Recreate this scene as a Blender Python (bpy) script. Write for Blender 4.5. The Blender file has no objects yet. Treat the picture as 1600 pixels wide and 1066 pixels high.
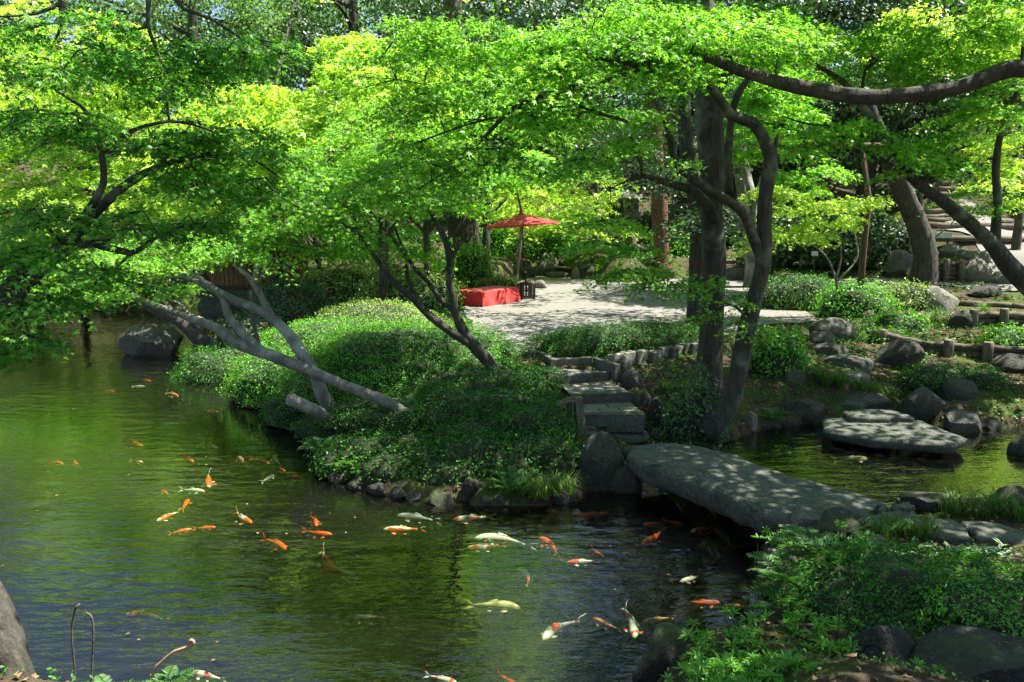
import bpy, bmesh, math, random
import numpy as np
from mathutils import Vector, noise

# ------------------------------------------------------------------ camera, sky, sun, exposure
SC = bpy.context.scene
COL = SC.collection
CAM_H, FPX, PITCH = 4.0, 1244.0, math.radians(9.72)
cam_data = bpy.data.cameras.new('camera'); cam = bpy.data.objects.new('camera', cam_data); COL.objects.link(cam)
cam_data.sensor_width = 36.0; cam_data.lens = FPX / 1600.0 * 36.0
cam_data.clip_start = 0.1; cam_data.clip_end = 1500.0
cam.location = (0, 0, CAM_H); cam.rotation_euler = (math.radians(90) - PITCH, 0, 0)
SC.camera = cam
SUN = Vector((0.42, 0.08, 0.86)).normalized()          # direction towards the sun
world = bpy.data.worlds.new('World'); SC.world = world; world.use_nodes = True
wn = world.node_tree.nodes; wl = world.node_tree.links
sky = wn.new('ShaderNodeTexSky'); sky.sky_type = 'NISHITA'; sky.sun_disc = False
sky.sun_elevation = math.asin(SUN.z); sky.sun_rotation = math.atan2(SUN.x, SUN.y)
sky.altitude = 30.0; sky.air_density = 1.0; sky.dust_density = 1.2
wl.new(sky.outputs[0], wn['Background'].inputs[0]); wn['Background'].inputs[1].default_value = 0.065
sun_data = bpy.data.lights.new('sun', 'SUN'); sun = bpy.data.objects.new('sun', sun_data); COL.objects.link(sun)
sun_data.energy = 5.0; sun_data.angle = math.radians(0.53); sun_data.color = (1.0, 0.95, 0.86)
sun.rotation_euler = SUN.to_track_quat('Z', 'Y').to_euler(); sun.location = (10, -6, 30)
SC.view_settings.view_transform = 'Standard'; SC.view_settings.look = 'None'
SC.view_settings.gamma = 1.0; SC.view_settings.exposure = 1.72
SC.cycles.use_denoising = True
SC.cycles.max_bounces = 5; SC.cycles.diffuse_bounces = 3; SC.cycles.glossy_bounces = 3
SC.cycles.transmission_bounces = 4; SC.cycles.transparent_max_bounces = 8
SC.cycles.caustics_reflective = False; SC.cycles.caustics_refractive = False
SC.cycles.sample_clamp_indirect = 4.0; SC.cycles.use_adaptive_sampling = True; SC.cycles.adaptive_threshold = 0.02

RNG = np.random.default_rng(7)
random.seed(7)

# ------------------------------------------------------------------ helpers: pixels of the photograph to places
CP, SP = math.cos(PITCH), math.sin(PITCH)
def ray(px, py):
    u, v = (px - 800) / FPX, (533 - py) / FPX
    return np.array([u, CP + v * SP, -SP + v * CP])
def G(px, py, z=0.0):                                   # the point of height z seen there
    d = ray(px, py); t = (z - CAM_H) / d[2]
    return np.array([d[0] * t, d[1] * t, z])
def A(px, py, D):                                       # the point at distance D (along y) seen there
    d = ray(px, py); t = D / d[1]
    return np.array([d[0] * t, D, CAM_H + d[2] * t])
def PX(D): return D / FPX                               # metres per photograph pixel at distance D

# ------------------------------------------------------------------ helpers: objects
def tag(o, label=None, cat=None, group=None, kind=None):
    if label: o['label'] = label
    if cat: o['category'] = cat
    if group: o['group'] = group
    if kind: o['kind'] = kind
    return o
def thing(name, label, cat, loc=(0, 0, 0), rz=0.0, group=None):
    o = bpy.data.objects.new(name, None); COL.objects.link(o); o.empty_display_size = 0.1
    o.location = tuple(float(c) for c in loc); o.rotation_euler = (0, 0, rz)
    return tag(o, label, cat, group)
def link(name, me, parent=None, loc=None, rot=None, scale=None):
    o = bpy.data.objects.new(name, me); COL.objects.link(o)
    if parent is not None: o.parent = parent
    if loc is not None: o.location = tuple(float(c) for c in loc)
    if rot is not None: o.rotation_euler = rot
    if scale is not None: o.scale = scale if hasattr(scale, '__len__') else (scale,) * 3
    return o
def mesh(name, V, F, mat=None, smooth=False):
    me = bpy.data.meshes.new(name)
    me.from_pydata([tuple(map(float, v)) for v in V], [], [tuple(int(i) for i in f) for f in F]); me.update()
    if mat: me.materials.append(mat)
    if smooth: me.polygons.foreach_set('use_smooth', [True] * len(me.polygons))
    return me
def obj(name, V, F, mat, parent=None, base=None, smooth=False):
    V = np.asarray(V, float)
    if base is not None: V = V - np.asarray(base, float)
    return link(name, mesh(name, V, F, mat, smooth), parent)

class Soup:                                             # collects many small pieces as one mesh
    def __init__(s): s.v = []; s.f = []; s.t = []; s.n = 0
    def add(s, V, F, tint):
        V = np.asarray(V, np.float32).reshape(-1, 3); F = np.asarray(F, np.int32)
        s.v.append(V); s.f.append(F + s.n); s.n += len(V)
        s.t.append(np.broadcast_to(np.asarray(tint, np.float32), (len(V),)))
    def tris(s): return sum(len(f) for f in s.f)
    def build(s, name, mat, parent=None, base=None, kind='stuff', smooth=False):
        V = np.concatenate(s.v); F = np.concatenate(s.f); T = np.concatenate(s.t)
        if base is not None: V = V - np.asarray(base, np.float32)
        me = bpy.data.meshes.new(name)
        me.vertices.add(len(V)); me.vertices.foreach_set('co', V.ravel())
        k = F.shape[1]
        me.loops.add(F.size); me.loops.foreach_set('vertex_index', F.ravel())
        me.polygons.add(len(F)); me.polygons.foreach_set('loop_start', np.arange(0, F.size, k, dtype=np.int32))
        if smooth: me.polygons.foreach_set('use_smooth', np.ones(len(F), dtype=bool))
        me.update(calc_edges=True)
        a = me.attributes.new('tint', 'FLOAT', 'POINT'); a.data.foreach_set('value', np.ascontiguousarray(T))
        me.materials.append(mat)
        o = link(name, me, parent)
        if kind: o['kind'] = kind
        return o

def unit(v): return v / np.maximum(np.linalg.norm(v, axis=-1, keepdims=True), 1e-9)

# leaf shapes: x along the leaf, y across, z up from the blade
def _maple(n):
    V, F = [], []
    angs = {5: (0, 48, -48, 98, -98), 3: (0, 58, -58)}[n]; lens = {5: (1, .88, .88, .55, .55), 3: (1, .85, .85)}[n]
    for a, l in zip(angs, lens):
        a = math.radians(a); c, s = math.cos(a), math.sin(a); w = .19 if n == 5 else .27
        i = len(V)
        V += [(s * w - .06 * c, -c * w - .06 * s, 0), (c * l, s * l, -.16 * l - .05 * abs(a)), (-s * w - .06 * c, c * w - .06 * s, 0)]
        F += [(i, i + 1, i + 2)]
    return np.array(V), np.array(F)
LEAF = {
    'maple': _maple(5), 'maple3': _maple(3),
    'oval': (np.array([(0, 0, 0), (.5, -.27, .07), (1, 0, -.08), (.5, .27, .07)]), np.array([(0, 1, 2), (0, 2, 3)])),
    'wide': (np.array([(0, 0, 0), (.5, -.42, .1), (1, 0, -.1), (.5, .42, .1)]), np.array([(0, 1, 2), (0, 2, 3)])),
    'slim': (np.array([(0, 0, 0), (.45, -.15, .05), (1, 0, -.1), (.45, .15, .05)]), np.array([(0, 1, 2), (0, 2, 3)])),
}
def put_leaves(S, P, N, T, size, kind, tint):           # P places, N blade normals, T tip directions
    V, F = LEAF[kind]
    P = np.asarray(P, float); n = len(P)
    if n == 0: return
    N = unit(N); T = unit(T - N * np.sum(T * N, axis=1, keepdims=True)); B = np.cross(N, T)
    size = np.broadcast_to(np.asarray(size, float), (n,))[:, None, None]
    W = P[:, None, :] + size * (V[None, :, 0:1] * T[:, None, :] + V[None, :, 1:2] * B[:, None, :] + V[None, :, 2:3] * N[:, None, :])
    k = len(V)
    FF = (F[None] + (np.arange(n) * k)[:, None, None]).reshape(-1, 3)
    S.add(W.reshape(-1, 3), FF, np.repeat(np.broadcast_to(np.asarray(tint, float), (n,)), k))

def spline(pts, step):                                  # Catmull-Rom through (x,y,z,r) rows
    p = np.asarray(pts, float)
    if len(p) < 3: return np.array([p[0] + (p[-1] - p[0]) * t for t in np.linspace(0, 1, max(2, int(np.linalg.norm((p[-1] - p[0])[:3]) / step) + 1))])
    q = np.vstack([2 * p[0] - p[1], p, 2 * p[-1] - p[-2]]); out = []
    for i in range(1, len(q) - 2):
        n = max(1, int(np.linalg.norm((q[i + 1] - q[i])[:3]) / step))
        for t in np.arange(n) / n:
            a, b, c, d = q[i - 1], q[i], q[i + 1], q[i + 2]
            out.append(.5 * (2 * b + (c - a) * t + (2 * a - 5 * b + 4 * c - d) * t * t + (3 * b - a - 3 * c + d) * t ** 3))
    out.append(q[-2]); out = np.array(out); out[:, 3] = np.maximum(out[:, 3], .003)
    return out
def tube(path, sides=8, rough=0.0, seed=0, flare=0.0):  # path rows x,y,z,r -> verts, quads with capped ends
    path = np.asarray(path, float); n = len(path); rs = np.random.default_rng(seed)
    t = np.gradient(path[:, :3], axis=0); t = unit(t)
    ref = np.array([0, 0, 1.0]) if abs(t[0][2]) < .9 else np.array([0, 1.0, 0])
    V = []; a0 = None
    for i in range(n):
        if a0 is None: a = np.cross(ref, t[i])
        else: a = a0 - t[i] * np.dot(a0, t[i])
        a = a / max(np.linalg.norm(a), 1e-9); a0 = a; b = np.cross(t[i], a)
        r = path[i, 3]
        if flare and i < 4: r *= 1 + flare * (1 - i / 4) ** 2
        for k in range(sides):
            th = 2 * math.pi * k / sides
            rr = r
            if rough:
                p = path[i, :3] * (1.6 / max(path[0, 3] * 6, .25)) + np.array([math.cos(th), math.sin(th), seed * 1.7])
                rr = r * (1 + rough * noise.noise(Vector(p)) * 1.6 + rough * .5 * noise.noise(Vector(p * 3.1)))
            V.append(path[i, :3] + rr * (math.cos(th) * a + math.sin(th) * b))
    F = [(i * sides + k, i * sides + (k + 1) % sides, (i + 1) * sides + (k + 1) % sides, (i + 1) * sides + k) for i in range(n - 1) for k in range(sides)]
    F += [tuple(range(sides))[::-1], tuple((n - 1) * sides + k for k in range(sides))]
    return np.array(V), F
def thin_tubes(S, segs, tint=.5):                       # segs: (m,2,4) start/end with radius -> three-sided twigs
    segs = np.asarray(segs, float)
    if len(segs) == 0: return
    p0, p1 = segs[:, 0, :3], segs[:, 1, :3]; d = unit(p1 - p0)
    a = unit(np.cross(d, np.array([.3, .2, .93]))); b = np.cross(d, a); V = []
    for k in range(3):
        o = math.cos(2.094 * k) * a + math.sin(2.094 * k) * b
        V.append(np.stack([p0 + o * segs[:, 0, 3:4], p1 + o * segs[:, 1, 3:4]], 1))
    V = np.stack(V, 1).reshape(-1, 6, 3)                # k0s k0e k1s k1e k2s k2e
    f = np.array([(0, 2, 3), (0, 3, 1), (2, 4, 5), (2, 5, 3), (4, 0, 1), (4, 1, 5)])
    S.add(V.reshape(-1, 3), (f[None] + (np.arange(len(segs)) * 6)[:, None, None]).reshape(-1, 3), tint)

def box(c, sx, sy, sz, rz=0.0, top=1.0):                # a block centred on c (bottom at c.z), maybe narrower on top
    c = np.asarray(c, float); V = []
    for z, k in ((0, 1.0), (sz, top)):
        for x, y in ((-1, -1), (1, -1), (1, 1), (-1, 1)):
            X, Y = x * sx / 2 * k, y * sy / 2 * k
            V.append(c + np.array([X * math.cos(rz) - Y * math.sin(rz), X * math.sin(rz) + Y * math.cos(rz), z]))
    return np.array(V), [(3, 2, 1, 0), (4, 5, 6, 7), (0, 1, 5, 4), (1, 2, 6, 5), (2, 3, 7, 6), (3, 0, 4, 7)]
def prism(poly, z0, z1):                                # poly (n,2), z0/z1 scalars or arrays
    n = len(poly); z0 = np.broadcast_to(z0, (n,)); z1 = np.broadcast_to(z1, (n,))
    V = [(p[0], p[1], z) for p, z in zip(poly, z0)] + [(p[0], p[1], z) for p, z in zip(poly, z1)]
    F = [tuple(range(n))[::-1], tuple(range(n, 2 * n))] + [(i, (i + 1) % n, n + (i + 1) % n, n + i) for i in range(n)]
    return np.array(V, float), F
def bevel(o, w, seg=2):
    m = o.modifiers.new('bevel', 'BEVEL'); m.width = w; m.segments = seg; m.limit_method = 'ANGLE'
    return o

# ------------------------------------------------------------------ materials
def mat(name):
    m = bpy.data.materials.new(name); m.use_nodes = True; nt = m.node_tree
    return m, nt, nt.nodes, nt.links, nt.nodes['Principled BSDF']
def ramp(nt, fac, stops):
    r = nt.nodes.new('ShaderNodeValToRGB'); e = r.color_ramp.elements
    while len(e) < len(stops): e.new(.5)
    for el, (p, c) in zip(e, stops): el.position = p; el.color = (*c, 1)
    nt.links.new(fac, r.inputs[0]); return r.outputs[0]
def tex(nt, scale, detail=4, rough=.6, coord='Object', kind='noise', vec=None):
    if vec is None:
        tc = nt.nodes.new('ShaderNodeTexCoord'); vec = tc.outputs[coord]
    if kind == 'noise':
        n = nt.nodes.new('ShaderNodeTexNoise'); n.inputs['Detail'].default_value = detail; n.inputs['Roughness'].default_value = rough
        out = n.outputs[0]
    else:
        n = nt.nodes.new('ShaderNodeTexVoronoi'); out = n.outputs['Distance']
    n.inputs['Scale'].default_value = scale; nt.links.new(vec, n.inputs['Vector'])
    return out
def mapped(nt, scale, coord='Object'):
    tc = nt.nodes.new('ShaderNodeTexCoord'); mp = nt.nodes.new('ShaderNodeMapping'); mp.inputs['Scale'].default_value = scale
    nt.links.new(tc.outputs[coord], mp.inputs['Vector']); return mp.outputs[0]
def mix(nt, fac, a, b, blend='MIX'):
    m = nt.nodes.new('ShaderNodeMix'); m.data_type = 'RGBA'; m.blend_type = blend
    for s, v in ((m.inputs[0], fac), (m.inputs[6], a), (m.inputs[7], b)):
        if isinstance(v, (int, float)): s.default_value = v
        elif isinstance(v, tuple): s.default_value = (*v, 1)
        else: nt.links.new(v, s)
    return m.outputs[2]
def math_(nt, op, a, b=0.0, clamp=False):
    m = nt.nodes.new('ShaderNodeMath'); m.operation = op; m.use_clamp = clamp
    for s, v in ((m.inputs[0], a), (m.inputs[1], b)):
        if isinstance(v, (int, float)): s.default_value = v
        else: nt.links.new(v, s)
    return m.outputs[0]
def bump(nt, b, h, strength, dist):
    n = nt.nodes.new('ShaderNodeBump'); n.inputs['Strength'].default_value = strength; n.inputs['Distance'].default_value = dist
    nt.links.new(h, n.inputs['Height']); nt.links.new(n.outputs[0], b.inputs['Normal']); return n.outputs[0]
def upness(nt):
    g = nt.nodes.new('ShaderNodeNewGeometry'); s = nt.nodes.new('ShaderNodeSeparateXYZ'); nt.links.new(g.outputs['Normal'], s.inputs[0]); return s.outputs[2]

def leaf_material(name, dark, light, trans=.45, gloss=.25, tcol=None, rough=.45):
    m, nt, N, L, b = mat(name)
    at = N.new('ShaderNodeAttribute'); at.attribute_name = 'tint'
    col = ramp(nt, at.outputs['Fac'], [(0, dark), (1, light)])
    L.new(col, b.inputs['Base Color']); b.inputs['Roughness'].default_value = rough
    b.inputs['Specular IOR Level'].default_value = gloss
    tr = N.new('ShaderNodeBsdfTranslucent')
    k = tcol or (1.35, 1.4, .65)
    L.new(mix(nt, 1.0, col, k, 'MULTIPLY'), tr.inputs['Color'])
    mx = N.new('ShaderNodeMixShader'); mx.inputs[0].default_value = trans
    L.new(b.outputs[0], mx.inputs[1]); L.new(tr.outputs[0], mx.inputs[2]); L.new(mx.outputs[0], N['Material Output'].inputs[0])
    return m
M = {}
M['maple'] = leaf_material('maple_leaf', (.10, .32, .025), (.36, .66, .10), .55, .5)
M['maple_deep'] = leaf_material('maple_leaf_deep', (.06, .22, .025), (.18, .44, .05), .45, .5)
M['maple_shaded'] = leaf_material('maple_leaf_shaded', (.07, .27, .025), (.25, .56, .07), .52, .5)  # darker maple copy, the near tree's shade put into leaf colour
M['maple_gold'] = leaf_material('maple_leaf_yellow', (.25, .46, .04), (.58, .74, .16), .55, .45)
M['evergreen'] = leaf_material('evergreen_leaf', (.022, .06, .015), (.07, .16, .04), .2, .6)
M['evergreen_haze'] = leaf_material('evergreen_leaf_haze', (.07, .16, .045), (.22, .38, .12), .35, .2)  # paler leaf colour stands in for haze over the far trees
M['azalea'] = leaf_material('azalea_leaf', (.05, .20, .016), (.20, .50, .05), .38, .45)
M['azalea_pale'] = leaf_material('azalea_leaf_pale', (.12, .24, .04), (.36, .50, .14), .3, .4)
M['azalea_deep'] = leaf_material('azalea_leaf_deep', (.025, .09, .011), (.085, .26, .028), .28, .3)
M['fern'] = leaf_material('fern_frond', (.035, .10, .02), (.10, .24, .05), .35, .3)
M['grass'] = leaf_material('grass_blade', (.04, .10, .018), (.15, .28, .045), .35, .3)
M['litter'] = leaf_material('dead_leaf', (.10, .06, .03), (.34, .23, .12), .1, .2, (1, 1, 1), .8)
M['petal'] = leaf_material('red_petal', (.45, .02, .01), (.75, .06, .03), .3, .3, (1, .9, .8))

def bark(name, dark, light, pale, scale=6.0, lichen=.55):
    m, nt, N, L, b = mat(name)
    v = mapped(nt, (scale, scale, scale * .22))
    n1 = tex(nt, 2.2, 6, .65, vec=v); n2 = tex(nt, 2.1, 3, .55); n3 = tex(nt, 7, 4, .6)
    c = ramp(nt, n1, [(.3, dark), (.7, light)])
    c = mix(nt, ramp(nt, n2, [(lichen, (0, 0, 0)), (lichen + .16, (1, 1, 1))]), c, pale)
    L.new(c, b.inputs['Base Color']); b.inputs['Roughness'].default_value = .9
    bump(nt, b, math_(nt, 'ADD', n1, math_(nt, 'MULTIPLY', n3, .4)), 1.0, .05); return m
M['bark'] = bark('maple_bark', (.022, .019, .014), (.085, .078, .06), (.17, .175, .135))
M['bark_pale'] = bark('smooth_grey_bark', (.10, .095, .08), (.24, .23, .20), (.34, .34, .30), 3.5, .5)
M['bark_red'] = bark('cedar_bark', (.06, .026, .015), (.20, .088, .048), (.16, .08, .05), 9.0, .6)
M['bark_dark'] = bark('rough_dark_bark', (.02, .017, .013), (.085, .075, .06), (.12, .12, .09), 8.0, .6)
M['twig'] = bark('twig_bark', (.025, .02, .014), (.075, .06, .04), (.10, .09, .06))

def stone(name, dark, light, moss=.55, mosscol=(.045, .065, .016), scale=1.0, bumpk=.6):
    m, nt, N, L, b = mat(name)
    oi = N.new('ShaderNodeObjectInfo'); tc = N.new('ShaderNodeTexCoord'); va = N.new('ShaderNodeVectorMath'); va.operation = 'ADD'
    rv = N.new('ShaderNodeVectorMath'); rv.operation = 'SCALE'; rv.inputs[0].default_value = (17, 31, 11); L.new(oi.outputs['Random'], rv.inputs['Scale'])
    L.new(tc.outputs['Object'], va.inputs[0]); L.new(rv.outputs[0], va.inputs[1]); v = va.outputs[0]
    n1 = tex(nt, 2.5 * scale, 8, .68, vec=v); n2 = tex(nt, 14 * scale, 6, .7, vec=v); n3 = tex(nt, 1.3 * scale, 4, .6, vec=v); n4 = tex(nt, 60 * scale, 3, .6, vec=v)
    c = ramp(nt, n1, [(.28, dark), (.72, light)])
    c = mix(nt, .55, c, ramp(nt, n2, [(.3, tuple(x * .55 for x in dark)), (.7, light)]))
    c = mix(nt, .35, c, mix(nt, oi.outputs['Random'], (.55, .55, .5), (1, 1, 1)), 'MULTIPLY')
    vo = N.new('ShaderNodeTexVoronoi'); vo.feature = 'DISTANCE_TO_EDGE'; vo.inputs['Scale'].default_value = 2.1 * scale
    wv = N.new('ShaderNodeVectorMath'); wv.operation = 'ADD'; L.new(v, wv.inputs[0]); ns = N.new('ShaderNodeTexNoise'); ns.inputs['Scale'].default_value = 3.0 * scale; L.new(v, ns.inputs['Vector']); L.new(ns.outputs['Color'], wv.inputs[1]); L.new(wv.outputs[0], vo.inputs['Vector'])
    crack = ramp(nt, vo.outputs['Distance'], [(.0, (0, 0, 0)), (.03, (1, 1, 1))]); cm = mix(nt, ramp(nt, n3, [(.42, (0, 0, 0)), (.6, (1, 1, 1))]), crack, (1, 1, 1))
    c = mix(nt, .6, c, cm, 'MULTIPLY')
    sp = ramp(nt, tex(nt, 26 * scale, 3, .7, vec=v), [(.60, (0, 0, 0)), (.68, (.7, .7, .7))]); c = mix(nt, sp, c, tuple(min(1, x * 1.9) for x in light))
    if moss < 1:
        f = math_(nt, 'MULTIPLY', ramp(nt, n3, [(moss, (0, 0, 0)), (moss + .12, (1, 1, 1))]), ramp(nt, upness(nt), [(.1, (.25,) * 3), (.8, (1, 1, 1))]))
        c = mix(nt, f, c, mix(nt, n2, mosscol, tuple(x * 1.5 for x in mosscol)))
    L.new(c, b.inputs['Base Color']); b.inputs['Roughness'].default_value = .88
    bump(nt, b, math_(nt, 'ADD', math_(nt, 'ADD', math_(nt, 'ADD', n1, math_(nt, 'MULTIPLY', n2, .7)), math_(nt, 'MULTIPLY', n4, .3)), math_(nt, 'MULTIPLY', cm, .25)), min(1, bumpk * 1.6), .09); return m
M['stone'] = stone('grey_garden_stone', (.04, .04, .032), (.19, .185, .15), .57)
M['stone_dark'] = stone('dark_mossy_stone', (.014, .016, .011), (.095, .096, .072), .56)
M['stone_pale'] = stone('pale_weathered_stone', (.08, .076, .06), (.32, .30, .245), .66)
M['slab'] = stone('greenish_slab_stone', (.04, .046, .034), (.135, .148, .115), .63, (.04, .055, .024), .7, .22)
M['paver'] = stone('stone_paver', (.16, .158, .12), (.36, .35, .28), .68, (.08, .11, .035), 1.6, .35)
M['kerb'] = stone('kerb_stone', (.06, .06, .046), (.20, .195, .155), .58, (.06, .08, .025), 1.6, .4)

def plain(name, c0, c1, scale=8, rough=.7, bumpk=.2, stretch=None, spec=.3):
    m, nt, N, L, b = mat(name)
    n = tex(nt, scale, 5, .6, vec=mapped(nt, stretch) if stretch else None)
    L.new(ramp(nt, n, [(.3, c0), (.7, c1)]), b.inputs['Base Color']); b.inputs['Roughness'].default_value = rough
    b.inputs['Specular IOR Level'].default_value = spec
    bump(nt, b, n, bumpk, .02); return m
M['log'] = plain('weathered_log', (.04, .032, .024), (.17, .14, .105), 3, .9, .7, (1, 6, 6))
M['post'] = plain('weathered_post', (.06, .05, .034), (.22, .19, .14), 3, .9, .7, (6, 6, 1))
M['cut'] = plain('sawn_wood_end', (.30, .28, .22), (.50, .47, .39), 12, .9, .2)
M['timber'] = plain('brown_timber', (.12, .065, .03), (.30, .18, .085), 3, .8, .3, (7, 7, .8))
M['timber_dark'] = plain('dark_timber', (.03, .024, .018), (.075, .06, .045), 4, .7, .3, (6, 6, 1))
M['lacquer'] = plain('black_lacquer', (.012, .011, .01), (.03, .028, .026), 6, .35, .05)
M['pole_wood'] = plain('brown_prop_pole', (.05, .032, .02), (.15, .10, .065), 3, .85, .4, (7, 7, .7))
M['bamboo'] = plain('grey_bamboo', (.30, .27, .18), (.46, .42, .30), 4, .6, .1, (8, 8, 1))
M['pale_board'] = plain('pale_board', (.40, .46, .44), (.58, .63, .60), 5, .7, .1)

def cloth(name, c, trans=.0, weave=220):
    m, nt, N, L, b = mat(name)
    n = tex(nt, weave, 2, .5); n2 = tex(nt, 3, 3, .5)
    L.new(mix(nt, n2, tuple(x * .8 for x in c), c), b.inputs['Base Color']); b.inputs['Roughness'].default_value = .85
    b.inputs['Sheen Weight'].default_value = .25; bump(nt, b, n, .15, .004)
    if trans:
        tr = N.new('ShaderNodeBsdfTranslucent'); tr.inputs['Color'].default_value = (*c, 1)
        mx = N.new('ShaderNodeMixShader'); mx.inputs[0].default_value = trans
        L.new(b.outputs[0], mx.inputs[1]); L.new(tr.outputs[0], mx.inputs[2]); L.new(mx.outputs[0], N['Material Output'].inputs[0])
    return m
M['felt'] = cloth('red_felt', (.72, .025, .018))
M['parasol'] = cloth('red_parasol_paper', (.60, .06, .055), .3, 90)

# soil, mud under water and moss on the garden ground
m, nt, N, L, b = mat('garden_soil'); M['soil'] = m
n1 = tex(nt, 1.2, 7, .65); n2 = tex(nt, 9, 6, .7); n3 = tex(nt, .5, 4, .6); n4 = tex(nt, 40, 4, .7)
c = ramp(nt, n2, [(.3, (.032, .024, .016)), (.7, (.115, .088, .062))])
c = mix(nt, ramp(nt, n1, [(.46, (0, 0, 0)), (.60, (1, 1, 1))]), c, mix(nt, n2, (.03, .05, .012), (.09, .14, .03)))
c = mix(nt, ramp(nt, n4, [(.55, (0, 0, 0)), (.7, (.6, .6, .6))]), c, (.15, .12, .085))
sx = N.new('ShaderNodeSeparateXYZ'); tc = N.new('ShaderNodeTexCoord'); L.new(tc.outputs['Object'], sx.inputs[0])
mud = mix(nt, n3, (.003, .0042, .002), (.008, .010, .0048)); mud = mix(nt, .4, mud, ramp(nt, n2, [(.3, (.003, .0036, .002)), (.7, (.010, .011, .0065))]))
c = mix(nt, ramp(nt, math_(nt, 'ADD', sx.outputs[2], .5), [(.44, (1, 1, 1)), (.52, (0, 0, 0))]), c, mud)
L.new(c, b.inputs['Base Color']); b.inputs['Roughness'].default_value = .95; b.inputs['Specular IOR Level'].default_value = .03
bump(nt, b, math_(nt, 'ADD', n2, math_(nt, 'MULTIPLY', n4, .4)), .8, .05)

m, nt, N, L, b = mat('sandy_gravel'); M['sand'] = m
n1 = tex(nt, .6, 5, .6); n2 = tex(nt, 45, 4, .75); n3 = tex(nt, 5, 5, .65)
c = mix(nt, n1, (.135, .128, .112), (.205, .197, .172)); c = mix(nt, .5, c, ramp(nt, n2, [(.25, (.085, .08, .07)), (.75, (.265, .255, .225))]))
c = mix(nt, ramp(nt, n3, [(.58, (0, 0, 0)), (.75, (.6, .6, .6))]), c, (.17, .155, .13))
L.new(c, b.inputs['Base Color']); b.inputs['Roughness'].default_value = .95; bump(nt, b, math_(nt, 'ADD', n2, math_(nt, 'MULTIPLY', n3, 2.0)), .4, .02)

# pond water: mirror by angle, clear greenish body with a little silt
m, nt, N, L, b = mat('pond_water'); M['water'] = m; N.remove(b)
v = mapped(nt, (.5, 1.3, 1))
w1 = tex(nt, 3.6, 3, .5, vec=v); w2 = tex(nt, 13, 2, .5, vec=v); w3 = tex(nt, .32, 2, .5)
h = math_(nt, 'ADD', math_(nt, 'MULTIPLY', w1, ramp(nt, w3, [(.40, (.22,) * 3), (.62, (1, 1, 1))])), math_(nt, 'MULTIPLY', w2, .13))
bp = N.new('ShaderNodeBump'); bp.inputs['Strength'].default_value = .5; bp.inputs['Distance'].default_value = .055; L.new(h, bp.inputs['Height'])
gl = N.new('ShaderNodeBsdfGlossy'); gl.inputs['Roughness'].default_value = .02; gl.inputs['Color'].default_value = (1, 1, 1, 1); L.new(bp.outputs[0], gl.inputs['Normal'])
tr = N.new('ShaderNodeBsdfTransparent'); tr.inputs['Color'].default_value = (.76, .81, .68, 1)
df = N.new('ShaderNodeBsdfDiffuse'); df.inputs['Color'].default_value = (.15, .18, .09, 1)
fr = N.new('ShaderNodeFresnel'); fr.inputs['IOR'].default_value = 1.6; L.new(bp.outputs[0], fr.inputs['Normal'])
m1 = N.new('ShaderNodeMixShader'); m1.inputs[0].default_value = .022; L.new(tr.outputs[0], m1.inputs[1]); L.new(df.outputs[0], m1.inputs[2])
m2 = N.new('ShaderNodeMixShader'); L.new(math_(nt, 'MULTIPLY', fr.outputs[0], 1.25, True), m2.inputs[0]); L.new(m1.outputs[0], m2.inputs[1]); L.new(gl.outputs[0], m2.inputs[2])
L.new(m2.outputs[0], N['Material Output'].inputs[0])

def koi_material(name, base, patch, thr=.5, dark=None):
    m, nt, N, L, b = mat(name)
    oi = N.new('ShaderNodeObjectInfo'); tc = N.new('ShaderNodeTexCoord'); va = N.new('ShaderNodeVectorMath'); va.operation = 'ADD'
    rv = N.new('ShaderNodeVectorMath'); rv.operation = 'SCALE'; rv.inputs[0].default_value = (23, 41, 7); L.new(oi.outputs['Random'], rv.inputs['Scale'])
    L.new(tc.outputs['Object'], va.inputs[0]); L.new(rv.outputs[0], va.inputs[1])
    n1 = tex(nt, 4.6, 2, .5, vec=va.outputs[0]); n2 = tex(nt, 60, 2, .5)
    c = mix(nt, ramp(nt, n1, [(thr, (0, 0, 0)), (thr + .03, (1, 1, 1))]), base, patch)
    if dark: c = mix(nt, ramp(nt, tex(nt, 11, 3, .6, vec=va.outputs[0]), [(.56, (0, 0, 0)), (.6, (1, 1, 1))]), c, dark)
    c = mix(nt, .15, c, n2, 'MULTIPLY')
    L.new(c, b.inputs['Base Color']); b.inputs['Roughness'].default_value = .35; return m
OR, WH = (.80, .135, .02), (.78, .76, .68)
M['koi_o'] = koi_material('orange_koi_skin', (.72, .11, .015), OR, .5)
M['koi_k'] = koi_material('orange_white_koi_skin', WH, OR, .47)
M['koi_r'] = koi_material('white_red_koi_skin', WH, (.78, .07, .03), .55)
M['koi_w'] = koi_material('white_koi_skin', (.70, .70, .66), WH, .45)
M['koi_y'] = koi_material('yellow_koi_skin', (.70, .60, .20), (.78, .72, .38), .45)
M['koi_g'] = koi_material('grey_koi_skin', (.30, .32, .33), (.55, .56, .56), .55)
M['koi_d'] = koi_material('black_koi_skin', (.02, .022, .02), (.05, .05, .045), .5)
M['koi_b'] = koi_material('mottled_koi_skin', (.45, .25, .10), (.70, .18, .05), .5, (.06, .05, .04))

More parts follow.
